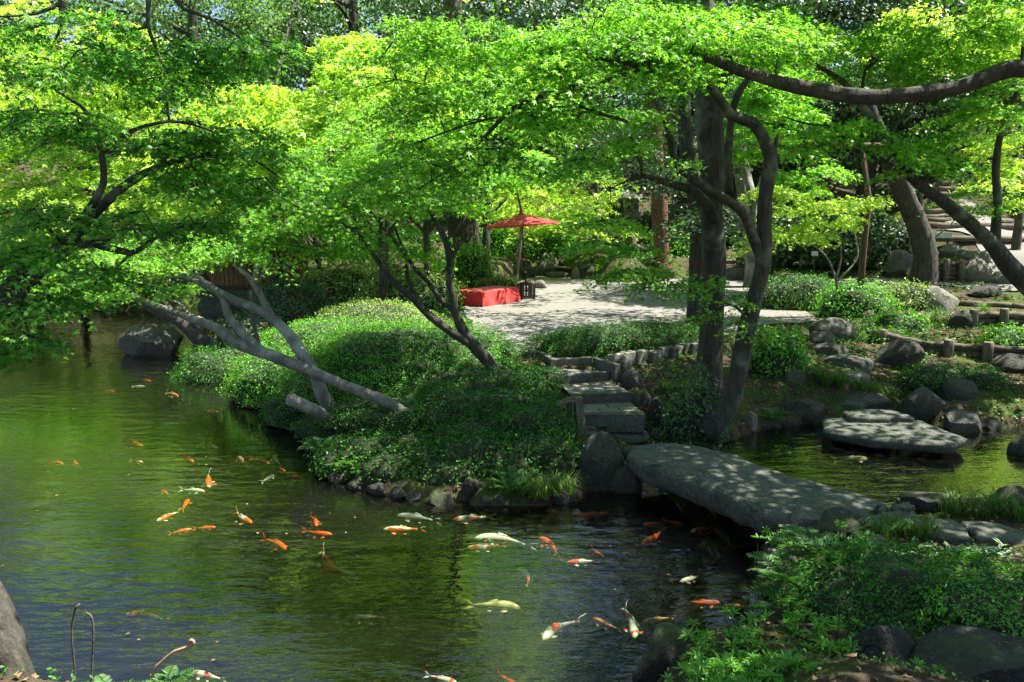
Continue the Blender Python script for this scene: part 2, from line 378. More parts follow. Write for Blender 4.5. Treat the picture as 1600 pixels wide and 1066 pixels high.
# ------------------------------------------------------------------ the lie of the land
def gp(*pts, z=0.0): return [G(x, y, z)[:2] for x, y in pts]
POND = np.array([(-34, 3.6), (-34, 33)] + gp((-60, 484), (0, 484), (110, 480), (190, 486), (250, 484), (300, 480), (345, 494), (318, 520), (292, 566), (335, 577), (400, 607),
        (448, 624), (468, 665), (490, 702), (506, 738), (570, 768), (640, 777), (720, 784), (800, 790), (878, 786), (905, 768), (960, 764), (1000, 760), (1012, 730), (1015, 700),
        (1060, 690), (1130, 690), (1190, 672), (1240, 662), (1300, 660), (1420, 652), (1500, 672), (1560, 668), (1660, 662)) + [(13, 13.5), (13, 10.5)] +
        gp((1700, 800), (1560, 793), (1480, 794), (1420, 790), (1385, 806), (1330, 832), (1262, 838), (1198, 842), (1185, 880), (1192, 905), (1222, 935), (1185, 985), (1110, 1002), (1060, 1022), (1010, 1062)) +
        [(1.2, 5.1), (-.4, 4.8), (-2.0, 5.2), (-3.0, 5.4), (-3.8, 5.3), (-5.4, 4.8), (-9, 4.2)])
PLAZA_Z = 1.05
PLAZA = np.array(gp((722, 480), (742, 515), (755, 549), (800, 556), (842, 556), (862, 562), (940, 556), (1090, 536), (1190, 508), (1272, 501), (1245, 478), (1192, 465), (1185, 442), (1120, 433),
        (1040, 437), (960, 441), (900, 433), (840, 430), (812, 440), (780, 450), (738, 456), z=PLAZA_Z))
def _soften(poly, step, amp, seed):
    r = np.random.default_rng(seed); c = spline([(x, y, 0, 1) for x, y in np.vstack([poly, poly[:1]])], step)[:-1, :2]
    ph = r.uniform(0, 6.28, 3); s = np.arange(len(c)) * step
    return c + amp * np.column_stack([np.sin(s * 2.3 + ph[0]) + .6 * np.sin(s * 5.1 + ph[1]), np.cos(s * 2.7 + ph[2]) + .6 * np.sin(s * 6.3)])
PLAZA = _soften(PLAZA, .5, .05, 2)
CTRL = [(0, 0, 2.4), (-4, 3, 1.3), (2, 4, 1.25), (0, 4, 1.2), (3.2, 5.8, .55), (4.6, 6.4, .7), (5.2, 5, 1.0), (4, 7.9, .5), (6, 8.9, .5), (8, 7, .7), (8, 3, 1.6), (12, 8, 1.0), (-12, 2, 1.4), (-30, 0, 2), (20, 0, 3),
        (-19, 33, .5), (-26, 36, 1.5), (-12, 33, .6), (-20, 42, 3.5), (-35, 45, 6), (-20, 58, 10), (0, 44, 3.2), (-8, 44, 3), (0, 58, 9), (14, 44, 6.0), (14, 58, 12), (28, 44, 8), (30, 30, 5), (28, 58, 14), (24, 22, 2.4), (20, 14, 1.6),
        (-40, 20, 1), (-40, 70, 15), (0, 75, 16), (40, 75, 18), (60, 40, 12), (-60, 40, 5), (60, 0, 4), (-60, 0, 2), (0, -40, 3)]
for x, y, z in [(1130, 665, .4), (1080, 640, .55), (1060, 600, .75), (1120, 620, .7), (1180, 600, .7), (1240, 635, .4), (1300, 640, .35), (1420, 640, .35), (1560, 645, .35), (1330, 590, .6), (1450, 590, .6), (1580, 600, .6),
        (1450, 548, .72), (1560, 556, .75), (1270, 530, .92), (1400, 525, 1.0), (1540, 520, 1.05), (1240, 560, .8), (1320, 560, .75), (1290, 490, 1.06), (1340, 490, 1.1), (1430, 490, 1.15), (1500, 495, 1.15), (1600, 490, 1.2),
        (1300, 437, 1.25), (1400, 440, 1.3), (1500, 445, 1.35), (1600, 455, 1.35), (1060, 570, .9), (1000, 600, .8), (990, 650, .5), (930, 680, .42), (1000, 690, .45), (900, 640, .7), (880, 600, .9), (850, 570, 1.0),
        (800, 700, .32), (700, 700, .32), (600, 700, .3), (800, 640, .62), (700, 640, .6), (600, 640, .5), (800, 605, .9), (700, 600, .85), (600, 600, .75), (520, 620, .45), (620, 520, 1.0), (700, 520, 1.05), (540, 540, .9), (440, 560, .6), (400, 520, .7), (340, 540, .45), (480, 480, 1.0), (600, 460, 1.1), (680, 450, 1.1),
        (420, 470, .9), (370, 470, .8), (540, 430, 1.3), (640, 420, 1.5)]:
    CTRL.append(tuple(G(x, y, z)))
for x, y, D in [(1450, 425, 28), (1560, 440, 27.5), (1500, 400, 29), (1580, 395, 29.5), (1480, 360, 32), (1600, 365, 32), (1480, 345, 33), (1500, 310, 34.5), (1510, 275, 36.2), (1560, 270, 37), (1620, 330, 34), (1300, 410, 31), (1330, 370, 35), (1250, 350, 38), (1160, 405, 33), (1180, 390, 34.5),
        (760, 400, 34), (860, 400, 35.5), (900, 380, 37), (980, 395, 35), (1050, 400, 35), (700, 380, 34), (560, 380, 34), (620, 345, 40), (900, 340, 41), (1050, 340, 41)]:
    CTRL.append(tuple(A(x, y, D)))
CTRL = np.array(CTRL)
STEPS = [(np.array(gp((900, 664), (1012, 664), (1000, 625), (895, 629), z=.6)), .50), (np.array(gp((893, 632), (995, 630), (970, 593), (880, 598), z=.75)), .56), (np.array(gp((872, 600), (962, 596), (968, 569), (856, 566), z=.9)), .74)]
def poly_dist(P, poly):                                 # signed distance, inside positive
    a = poly; b = np.roll(poly, -1, axis=0); best = np.full(len(P), 1e9); ins = np.zeros(len(P), bool)
    for (ax, ay), (bx, by) in zip(a, b):
        dx, dy = bx - ax, by - ay; t = np.clip(((P[:, 0] - ax) * dx + (P[:, 1] - ay) * dy) / (dx * dx + dy * dy + 1e-12), 0, 1)
        best = np.minimum(best, (P[:, 0] - ax - t * dx) ** 2 + (P[:, 1] - ay - t * dy) ** 2)
        c = (ay > P[:, 1]) != (by > P[:, 1])
        ins ^= c & (P[:, 0] < (bx - ax) * (P[:, 1] - ay) / (by - ay if by != ay else 1e-12) + ax)
    return np.where(ins, 1, -1) * np.sqrt(best)
def sstep(a, b, x): t = np.clip((x - a) / (b - a), 0, 1); return t * t * (3 - 2 * t)
def Zs(P):
    P = np.atleast_2d(np.asarray(P, float))[:, :2]; num = np.zeros(len(P)); den = np.zeros(len(P))
    for cx, cy, cz in CTRL:
        w = 1.0 / (((P[:, 0] - cx) ** 2 + (P[:, 1] - cy) ** 2) + .15) ** 1.6
        num += w * cz; den += w
    z = num / den
    z += .035 * np.sin(P[:, 0] * 2.1 + 1.3 * np.sin(P[:, 1] * 1.7)) + .03 * np.sin(P[:, 1] * 2.9 + P[:, 0])
    d = poly_dist(P, POND)
    z = np.where(d > 0, -.08 - 1.5 * sstep(0, 1.9, d), .14 + (z - .14) * sstep(0, 1.1, -d))
    for sp_, sz_ in STEPS: z = np.where(poly_dist(P, sp_) > -.12, np.minimum(z, sz_), z)
    e = poly_dist(P, PLAZA)
    return z + (PLAZA_Z - .03 - z) * np.where(d > 0, 0, sstep(-.9, -.15, e))
def Z(x, y): return float(Zs([(x, y)])[0])
_T = np.concatenate([np.arange(2.5, 20, .04), np.arange(20, 90, .15)])
def hit(px, py):                                        # where the line of sight meets ground or water
    d = ray(px, py); P = d[None] * (_T / d[1])[:, None]; z = np.maximum(Zs(P), 0.0)
    h = np.nonzero(P[:, 2] + CAM_H <= z)[0]
    i = h[0] if len(h) else len(_T) - 1
    return np.array([P[i, 0], P[i, 1], z[i]])

xs = np.concatenate([[-260, -180, -120, -80, -60, -48], np.arange(-40, -22, 1.0), np.arange(-22, 22, .22), np.arange(22, 42, 1.0), [48, 60, 80, 120, 180, 260]])
ys = np.concatenate([[-200, -120, -70, -40, -25, -15, -8, -4, -2, 0, 1.5], np.arange(2.5, 20, .2), np.arange(20, 40, .4), np.arange(40, 80, 1.5), [85, 95, 110, 140, 200, 320]])
gx, gy = np.meshgrid(xs, ys); P = np.stack([gx.ravel(), gy.ravel()], 1); gz = Zs(P)
nx, ny = len(xs), len(ys)
idx = np.arange(nx * ny).reshape(ny, nx)
F = np.stack([idx[:-1, :-1], idx[:-1, 1:], idx[1:, 1:], idx[1:, :-1]], -1).reshape(-1, 4)
S = Soup(); S.add(np.column_stack([P, gz]), F, .5)
tag(S.build('ground', M['soil'], kind='structure', smooth=True), kind='structure')

# water in one sheet over the pond and the pool behind the bridge
def flat(name, poly, z, m, zf=None):
    bm = bmesh.new(); vs = [bm.verts.new((p[0], p[1], z)) for p in poly]; f = bm.faces.new(vs); f.normal_update()
    if f.normal.z < 0: f.normal_flip()
    bmesh.ops.triangulate(bm, faces=[f]); me = bpy.data.meshes.new(name); bm.to_mesh(me); bm.free(); me.materials.append(m)
    return link(name, me)
cen = POND.mean(0)
wp = POND.copy(); nrm = np.roll(POND, -1, 0) - np.roll(POND, 1, 0); nrm = unit(np.stack([nrm[:, 1], -nrm[:, 0]], 1))
inside = poly_dist(POND + nrm * .3, POND) > 0
wp += np.where(inside[:, None], -nrm, nrm) * .16        # under the edge of the bank
tag(flat('pond_water', wp, 0.0, M['water']), kind='structure')
tag(flat('plaza', PLAZA, PLAZA_Z, M['sand']), kind='structure')

def ribbon(name, pts, width, m, lift=.04):
    c = spline([(*p[:2], 0, width if len(p) < 3 else p[2]) for p in pts], .4)
    t = unit(np.gradient(c[:, :2], axis=0)); n = np.stack([-t[:, 1], t[:, 0]], 1); k = np.linspace(-.5, .5, 7)
    Pn = c[:, None, :2] + n[:, None] * (c[:, None, 3:4] * k[None, :, None]); zz = Zs(Pn.reshape(-1, 2)) + lift
    ii = np.arange(len(c) * 7).reshape(len(c), 7); Fq = np.stack([ii[:-1, :-1], ii[:-1, 1:], ii[1:, 1:], ii[1:, :-1]], -1).reshape(-1, 4)
    S = Soup(); S.add(np.column_stack([Pn.reshape(-1, 2), zz]), Fq, .5)
    return tag(S.build(name, m, kind='structure', smooth=True), kind='structure')
ribbon('gravel_path', [hit(1170, 452), hit(1260, 440), hit(1360, 438), hit(1450, 443), hit(1540, 448), hit(1640, 455), hit(1760, 462)], 2.3, M['sand'])
ribbon('upper_path', [A(1540, 440, 28), A(1575, 412, 28.8), A(1585, 392, 29.6), A(1570, 372, 31), A(1520, 356, 32.3), A(1480, 346, 33)], 3.2, M['sand'], .05)

# ------------------------------------------------------------------ rocks
def ico(n):
    bm = bmesh.new(); bmesh.ops.create_icosphere(bm, subdivisions=n, radius=1); V = np.array([v.co[:] for v in bm.verts]); F = [tuple(v.index for v in f.verts) for f in bm.faces]; bm.free(); return V, F
ICO = {n: ico(n) for n in (2, 3, 4)}
def rock_verts(seed, facets=7, rough=.10, sub=3, cut=.78):
    V, F = ICO[sub]; V = V.copy(); r = np.random.default_rng(seed)
    for _ in range(facets):
        n = unit(r.normal(size=3) * np.array([1, 1, .8])); c = r.uniform(cut - .2, cut + .06)
        d = V @ n; V -= np.where(d > c, (d - c) * 1.0, 0)[:, None] * n
    o = r.uniform(0, 50, 3)
    for i in range(len(V)):
        p = Vector(V[i] * 1.3 + o); q = Vector(V[i] * 4.2 + o)
        V[i] *= 1 + rough * 1.5 * noise.noise(p) + rough * .9 * (.35 - abs(noise.noise(q))) + rough * .45 * (.3 - abs(noise.noise(q * 2.3)))
    return V / np.abs(V).max(0), F
def rock(name, x0, y0, x1, y1, label, cat='rock', m='stone', seed=None, depth=.8, facets=13, rough=.075, sub=3, rz=None, sink=.18, D=None, flat_=None, cut=.78, group=None):
    seed = seed if seed is not None else int(x0 * 7 + y1 * 3)
    b = hit((x0 + x1) / 2, y1) if D is None else A((x0 + x1) / 2, y1, D)
    D = math.hypot(b[1], CAM_H - b[2]); w = (x1 - x0) * PX(D); dy = w * depth; hh = (y1 - y0) * PX(D)
    ang = math.atan2(CAM_H - b[2], b[1]); h = max(hh / math.cos(ang) - .55 * dy * math.tan(ang), .22 * hh if flat_ is None else .05)
    if flat_: h = flat_
    if (x1 - x0) > 60: sub = 4
    V, F = rock_verts(seed, facets, rough, sub, cut)
    V = V.copy(); V[:, 0] *= w / 2; V[:, 1] *= dy / 2
    zz = V[:, 2]; V[:, 2] = np.where(zz > 0, zz ** 1.0 if flat_ is None else np.sign(zz) * np.abs(zz) ** .5, zz) * h * (1 - sink) / 1.0
    V[:, 2] = np.maximum(V[:, 2], -h * .9 - .05) + h * sink
    me_ = mesh(name, V, F, M[m], True); me_.set_sharp_from_angle(angle=math.radians(26 if facets > 4 else 60)); o = link(name, me_, None, (b[0], b[1] + dy * .40, b[2]), (0, 0, rz if rz is not None else 0))
    return tag(o, label, cat, group)
ROCKS = [
 # pond and peninsula
 ('boulder', 175, 503, 277, 558, 'big grey boulder standing in the pond under the leaning trunks', 'stone', {'seed': 5, 'sub': 4, 'facets': 9, 'cut': .85}),
 ('boulder', 366, 565, 413, 609, 'grey boulder on the bank under the leaning trunks', 'stone', {}),
 ('boulder', 905, 676, 976, 768, 'tall dark boulder holding up the far end of the stone bridge', 'stone_dark', {'seed': 12, 'sub': 4, 'depth': .7, 'sink': .05}),
 ('boulder', 952, 729, 1006, 771, 'round mossy boulder at the waterline under the stone bridge', 'stone_dark', {'facets': 2, 'rough': .05, 'sink': .1}),
 ('garden_stone', 667, 768, 708, 791, 'moss-topped stone in the water below the azalea bank', 'stone_dark', {}),
 ('garden_stone', 720, 752, 748, 782, 'dark stone at the foot of the azalea bank, beside the moss-topped one', 'stone_dark', {}),
 ('garden_stone', 455, 670, 484, 688, 'low wet stone on the bank below the sawn-off log', 'stone_dark', {}),
 # beside the steps
 ('garden_stone', 957, 566, 991, 603, 'pointed grey stone at the top of the paved steps', 'stone', {'facets': 5, 'sink': .05}),
 ('garden_stone', 969, 586, 1006, 614, 'broad rounded stone leaning on the pointed one by the steps', 'stone', {'facets': 4}),
 ('garden_stone', 986, 611, 1019, 638, 'rounded grey stone beside the middle paved step', 'stone', {'facets': 4}),
 ('boulder', 1010, 622, 1046, 668, 'glossy dark boulder beside the lowest paved step', 'stone_dark', {'facets': 5, 'sink': .05}),
 ('garden_stone', 991, 653, 1021, 676, 'small dark round stone at the corner of the lowest step', 'stone_dark', {'facets': 3}),
 ('garden_stone', 1017, 674, 1038, 690, 'small pale round stone between the steps and the bridge', 'stone_pale', {'facets': 2}),
 ('garden_stone', 1033, 666, 1066, 690, 'mossy brown stone at the far corner of the bridge', 'stone_dark', {}),
 ('garden_stone', 894, 664, 910, 680, 'small stone tucked against the mossy post', 'stone', {}),
 ('garden_stone', 1163, 640, 1187, 668, 'small pale stone at the water behind the twisted trunk', 'stone_pale', {}),
 ('garden_stone', 1124, 668, 1150, 690, 'wet dark pebble at the foot of the twisted trunk', 'stone_dark', {'facets': 2}),
 # far side of the pool on the right
 ('boulder', 1222, 621, 1308, 663, 'dark boulder at the pool edge, next to the flat slab', 'stone_dark', {'facets': 5}),
 ('boulder', 1309, 606, 1402, 641, 'smooth rounded boulder behind the flat slab', 'stone', {'facets': 3, 'rough': .06}),
 ('boulder', 1410, 609, 1494, 659, 'mossy yellowish boulder behind the flat slab', 'stone_dark', {'facets': 6, 'seed': 31}),
 ('boulder', 1477, 592, 1533, 625, 'mossy round boulder above the mossy yellowish one', 'stone_dark', {'facets': 3}),
 ('garden_stone', 1461, 594, 1481, 613, 'small upright stone between two mossy boulders', 'stone', {}),
 ('boulder', 1481, 641, 1540, 676, 'low angular boulder past the end of the flat slab', 'stone', {'facets': 8}),
 ('boulder', 1559, 550, 1640, 586, 'boulder cut by the picture edge below the log wall', 'stone_dark', {}),
 ('boulder', 1378, 528, 1457, 578, 'dark angular boulder in front of the lower log wall', 'stone_dark', {'facets': 8, 'sub': 4}),
 ('garden_stone', 1292, 552, 1378, 580, 'broad low stone on the dirt slope', 'stone', {'facets': 5}),
 ('garden_stone', 1320, 577, 1366, 602, 'pale low stone stepping down towards the pool', 'stone_pale', {'facets': 4}),
 ('boulder', 1268, 494, 1348, 532, 'grey boulder where the sand meets the dirt slope', 'stone', {'facets': 6, 'seed': 8}),
 ('garden_stone', 1266, 514, 1308, 537, 'low grey stone in front of the boulder at the sand edge', 'stone', {}),
 ('garden_stone', 1274, 535, 1332, 557, 'flat brownish stone on the dirt slope', 'stone', {'facets': 4}),
 ('garden_stone', 1231, 541, 1270, 561, 'pale moss-tinted stone beside the shrub by the twisted trunk', 'stone_pale', {}),
 ('garden_stone', 1221, 575, 1265, 599, 'stone half buried in leaf litter left of the grass tuft', 'stone', {}),
 ('boulder', 1343, 444, 1437, 484, 'brown boulder between the shrubs near the prop pole', 'stone', {'facets': 7, 'seed': 44}),
 ('boulder', 1436, 445, 1518, 487, 'pale sunlit boulder in front of the gravel path', 'stone_pale', {'facets': 9, 'seed': 3, 'sub': 4}),
 ('garden_stone', 1488, 484, 1528, 514, 'dark pointed stone by the upper log wall', 'stone_dark', {'facets': 6}),
 ('garden_stone', 1518, 444, 1579, 463, 'low dark stone at the near edge of the gravel path', 'stone_dark', {}),
 ('garden_stone', 1343, 481, 1378, 497, 'small stone at the foot of the prop pole', 'stone', {}),
 ('boulder', 1383, 389, 1437, 433, 'big shaded boulder on the far side of the gravel path', 'stone', {'seed': 21}),
 ('boulder', 1426, 386, 1461, 435, 'tall boulder with one sunlit face across the gravel path', 'stone_pale', {'facets': 6, 'sink': .02}),
 ('boulder', 1505, 403, 1569, 440, 'craggy pale boulder behind the gravel path, beside the small log wall', 'stone_pale', {'facets': 9}),
 ('boulder', 1552, 423, 1606, 446, 'low rounded boulder right of the craggy pale one', 'stone_pale', {}),
 ('boulder', 1468, 376, 1516, 399, 'flat-topped boulder above the small log wall', 'stone', {'D': 29}),
 ('boulder', 1500, 388, 1555, 412, 'long grey boulder edging the upper path', 'stone', {'D': 28.6}),
 ('garden_stone', 1586, 676, 1640, 712, 'wet stone in the pool at the picture edge', 'stone_dark', {}),
 # stone steps behind the sandy court
 ('boulder', 834, 395, 874, 424, 'broad grey boulder left of the far stone steps', 'stone', {'D': 33.4, 'seed': 6, 'facets': 8}),
 ('boulder', 871, 383, 892, 405, 'boulder above the far stone steps, on their left', 'stone', {'D': 35}),
 ('boulder', 890, 383, 910, 407, 'pale boulder at the head of the far stone steps', 'stone_pale', {'D': 35.4}),
 ('boulder', 913, 368, 930, 381, 'small boulder high on the bank above the far stone steps', 'stone', {'D': 36.5}),
 ('boulder', 893, 405, 932, 440, 'dark upright boulder right of the far stone steps', 'stone_dark', {'D': 32.4, 'facets': 8, 'sink': .03}),
 ('garden_stone', 892, 416, 908, 439, 'pale pointed stone at the right foot of the far steps', 'stone_pale', {'D': 32}),
 ('garden_stone', 907, 424, 944, 442, 'low dark stone in the border right of the far steps', 'stone_dark', {'D': 31.8}),
 ('garden_stone', 950, 419, 964, 437, 'small upright stone in the border left of the cedar', 'stone_pale', {'D': 32.2}),
 ('garden_stone', 938, 436, 970, 445, 'low flat stone at the edge of the sand before the cedar', 'stone', {'D': 31.2}),
 ('boulder', 763, 402, 803, 428, 'dark boulder behind the clipped bush by the parasol', 'stone_dark', {'D': 32}),
 ('boulder', 810, 415, 843, 432, 'low dark boulder behind the parasol pole', 'stone_dark', {'D': 32.6}),
 ('garden_stone', 834, 437, 857, 452, 'pale sunlit stone beside the parasol stand', 'stone_pale', {}),
 # near bank on the right
 ('boulder', 1234, 793, 1290, 826, 'pale stone with a bright top at the near end of the bridge', 'stone_pale', {'facets': 9, 'D': 8.35, 'sink': .05}),
 ('boulder', 1274, 793, 1366, 842, 'blackish boulder at the near end of the bridge', 'stone_dark', {'D': 8.0, 'sink': .05}),
 ('garden_stone', 1348, 836, 1396, 864, 'round grey stone behind the white-edged bamboo grass', 'stone_pale', {'D': 7.6, 'facets': 2}),
 ('boulder', 1232, 886, 1420, 975, 'long dark boulder holding the near clipped mound', 'stone_dark', {'D': 6.55, 'sub': 4, 'depth': .6}),
 ('boulder', 1296, 972, 1520, 1110, 'large black boulder at the bottom of the picture under the mound', 'stone_dark', {'D': 5.35, 'sub': 4, 'facets': 9, 'depth': .6}),
 ('boulder', 1440, 998, 1680, 1130, 'rough dark boulder in the lower corner of the picture', 'stone_dark', {'D': 5.0, 'sub': 4, 'depth': .7}),
 ('boulder', 996, 984, 1110, 1080, 'mossy sloping rock at the waterline by the near azalea shoots', 'stone_dark', {'D': 6.1, 'sub': 4, 'depth': .9}),
 ('boulder', 1428, 767, 1526, 798, 'low mossy rock on the pool edge behind the paved path', 'stone_dark', {}),
 ('boulder', 1568, 760, 1640, 798, 'dark rock at the pool edge against the picture border', 'stone_dark', {}),
]
for nm, x0, y0, x1, y1, lab, mm, kw in ROCKS:
    rock(nm, x0, y0, x1, y1, lab, 'boulder' if nm == 'boulder' else 'stone', mm, **kw)
# rounded treads of the far steps and the flat stones before the bridge
FLATS = [(853, 421, 890, 432, 'lowest rounded tread of the far stone steps', .16, 32.6), (865, 412, 895, 423, 'second rounded tread of the far stone steps', .16, 33.3), (873, 404, 904, 413, 'topmost rounded tread of the far stone steps', .16, 34),
         (952, 668, 1019, 694, 'long slab lying across the foot of the paved steps', .16, None), (918, 661, 962, 673, 'flat stone touching the riser of the lowest paved step', .1, None), (906, 674, 951, 690, 'flat stone between the mossy post and the long slab', .1, None), (913, 666, 933, 677, 'smallest flat stone beside the mossy post', .08, None)]
for x0, y0, x1, y1, lab, fl, D in FLATS:
    rock('stepping_stone', x0, y0, x1, y1, lab, 'stone', 'slab', flat_=fl, facets=4, rough=.05, depth=.75 if D is None else .9, sink=.3, D=D)

def slab(name, label, top, zt, thick, m='slab', seed=1, inset=.12, cat='stone', jag=.05, und=.02):   # thick plate with the outline top (pixels at height zt)
    zt = np.broadcast_to(zt, (len(top),)); P = np.array([G(x, y, z) for (x, y), z in zip(top, zt)]); c = P.mean(0)
    if np.sum(P[:, 0] * np.roll(P[:, 1], -1) - np.roll(P[:, 0], -1) * P[:, 1]) < 0: P = P[::-1]
    r = np.random.default_rng(seed); pts = []
    n = len(P)
    for i in range(n):
        for t in np.arange(5) / 5:
            q = P[i] * (1 - t) + P[(i + 1) % n] * t
            pts.append(q + np.array([*(r.normal(size=2) * jag * .4), 0]))
    P = np.array(pts); n = len(P); V = []; F = []
    rings = [(.0, .0, 0), (.35, .0, 0), (.7, .0, 0), (.93, -.006, 0), (1.0, -.05 * thick / .3, 1), (1.005, -.3 * thick, 1), (.99, -.62 * thick, 1), (.94, -.85 * thick, 1), (.8, -thick, 1)]
    V.append(c.copy())
    for k, dz, e in rings[1:]:
        for q in P:
            w = q * k + c * (1 - k); w[2] = (q[2] * k + c[2] * (1 - k)) + dz + und * noise.noise(Vector((w[0] * 1.7, w[1] * 1.7, seed + dz)))
            if e: w[:2] += (q - c)[:2] * .05 * noise.noise(Vector((q[0] * 3, q[1] * 3, dz * 9 + seed)))
            V.append(w)
    F += [(0, 1 + i, 1 + (i + 1) % n) for i in range(n)]
    for k in range(len(rings) - 2):
        a, b2 = 1 + k * n, 1 + (k + 1) * n
        F += [(a + i, b2 + i, b2 + (i + 1) % n, a + (i + 1) % n) for i in range(n)]
    F.append(tuple(1 + (len(rings) - 2) * n + i for i in range(n))[::-1])
    V = np.array(V); base = c - np.array([0, 0, thick])
    o = obj(name, V, F, M[m], None, base, True); o.location = tuple(base)
    return tag(o, label, cat)
slab('stone_bridge', 'huge single-slab stone bridge crossing the pond', [(975, 693), (1030, 688), (1090, 692), (1145, 708), (1190, 728), (1290, 757), (1360, 776), (1392, 788), (1350, 806), (1290, 808), (1225, 806), (1160, 784), (1090, 752), (1030, 728), (990, 716)],
     .56, .36, seed=3, cat='bridge', jag=.06, und=.025)
slab('stepping_stone', 'wide flat slab lying at the far edge of the pool', [(1286, 652), (1345, 650), (1440, 655), (1512, 683), (1495, 694), (1440, 692), (1370, 685), (1290, 672)], .25, .2, seed=9)
slab('stepping_stone', 'thin pale slab just behind the wide flat slab', [(1318, 642), (1345, 638), (1400, 640), (1428, 650), (1380, 652), (1330, 651)], .36, .2, seed=4)
for i, (lab, pl) in enumerate([('nearly round paving slab at the near end of the bridge', [(1352, 806), (1385, 797), (1430, 797), (1440, 808), (1425, 822), (1380, 828), (1355, 822)]),
                 ('middle paving slab of the path beyond the bridge', [(1436, 818), (1452, 806), (1492, 812), (1512, 824), (1520, 840), (1470, 838), (1430, 828)]),
                 ('farthest right paving slab of the path beyond the bridge', [(1498, 812), (1560, 816), (1620, 834), (1620, 848), (1530, 842), (1516, 824)]),
                 ('small filler stone beside the bridge end', [(1370, 788), (1386, 785), (1388, 792), (1374, 796)]),
                 ('small oblong stone where bridge and paving meet', [(1392, 786), (1424, 784), (1428, 793), (1394, 794)])]):
    slab('paving_slab', lab, pl, .60, .2, 'slab', 20 + i, jag=.04, und=.01)

# ------------------------------------------------------------------ paved steps, kerb and edging stones
def lerp(a, b, t): return a * (1 - t) + b * t
st = thing('paved_steps', 'three paved stone steps climbing from the bridge to the sandy court', 'steps', G(960, 640, .5))
SB = np.array(st.location)
FR = [((909, 648), (1008, 648), .66), ((892, 617), (987, 613), .82), ((875, 588), (951, 582), .96)]
EDGE = [(G(*a, z), G(*b, z), z) for a, b, z in FR]
EDGE.append((G(857, 568, 1.05), G(960, 572, 1.05), 1.05))
for i in range(3):
    a, b, z = EDGE[i]; a2, b2, _ = EDGE[i + 1]
    a2 = np.array([a2[0], a2[1], z]); b2 = np.array([b2[0], b2[1], z])
    if i == 2: b2 = lerp(a2, b2, .95)
    # squared kerb along the front edge, 0.16 m of riser showing
    fa, fb = lerp(a, a2, .22), lerp(b, b2, .22)
    V, Fc = prism(np.array([a[:2], b[:2], fb[:2], fa[:2]]), z - .30, z)
    step = bevel(obj('step', V, Fc, M['kerb'], st, SB), .012)
    V, Fc = prism(np.array([lerp(fa, fb, .005)[:2], lerp(fa, fb, .995)[:2], lerp(a2, b2, .995)[:2], lerp(a2, b2, .005)[:2]]), z - .3, z - .022)
    obj('bedding', V, Fc, M['soil'], step, SB)
    bk0, bk1 = lerp(fa, a2, .98), lerp(fb, b2, .98)
    rows = [(0, .5, [0, .36, .68, 1]), (.5, 1, [0, .2, .55, .82, 1])]
    for r0, r1, cuts in rows:
        for u0, u1 in zip(cuts[:-1], cuts[1:]):
            def q(u, v, g=.008): return lerp(lerp(fa, fb, u), lerp(bk0, bk1, u), v)
            gu = .007; gv = .02
            pl = [q(u0 + gu, r0 + gv), q(u1 - gu, r0 + gv), q(u1 - gu, r1 - gv), q(u0 + gu, r1 - gv)]
            V, Fc = prism(np.array([p[:2] for p in pl]), z - .05, z - .004 + RNG.uniform(-.007, .004))
            bevel(obj('paver', V, Fc, M['paver'], step, SB), .006, 1)
kb = thing('stone_kerb', 'low cranked stone kerb around the tip of the clipped hedge', 'kerb', G(860, 565, 1.0)); KB = np.array(kb.location)
KP = [G(x, y, 1.06) for x, y in ((818, 556), (839, 554), (860, 567), (926, 564), (961, 575))]
for p, q in zip(KP[:-1], KP[1:]):
    n = max(1, int(np.linalg.norm(q - p) / .75)); d = unit(q - p); nn = np.array([-d[1], d[0], 0])
    for k in range(n):
        s, e = lerp(p, q, k / n) + d * .006, lerp(p, q, (k + 1) / n) - d * .006
        V, Fc = prism(np.array([s[:2], e[:2], (e + nn * .13)[:2], (s + nn * .13)[:2]]), .82, 1.13 + RNG.uniform(-.008, .008))
        bevel(obj('kerb_stone', V, Fc, M['kerb'], kb, KB), .012)
ed = thing('stone_edging', 'row of squared upright stones holding the front of the clipped hedge', 'edging', G(1020, 560, .95)); EB = np.array(ed.location)
p, q = G(958, 574, .93), G(1100, 551, .93)
for k in range(8):
    s, e = lerp(p, q, k / 8 + .004), lerp(p, q, (k + 1) / 8 - .004); d = unit(e - s); nn = np.array([-d[1], d[0], 0]); o = nn * RNG.uniform(-.04, .04)
    V, Fc = prism(np.array([(s + o)[:2], (e + o)[:2], (e + o + nn * .16)[:2], (s + o + nn * .16)[:2]]), .7, 1.16 + RNG.uniform(-.03, .03))
    bevel(obj('edging_stone', V, Fc, M['paver'], ed, EB), .02)
for k in range(3):
    c = lerp(p, q, .42 + .22 * k); V, Fc = box(c - np.array([0, .12, .25]), .15, .15, .45 + .03 * k, .2, .9)
    bevel(obj('upright_stone', V, Fc, M['stone_pale'], ed, EB), .02)

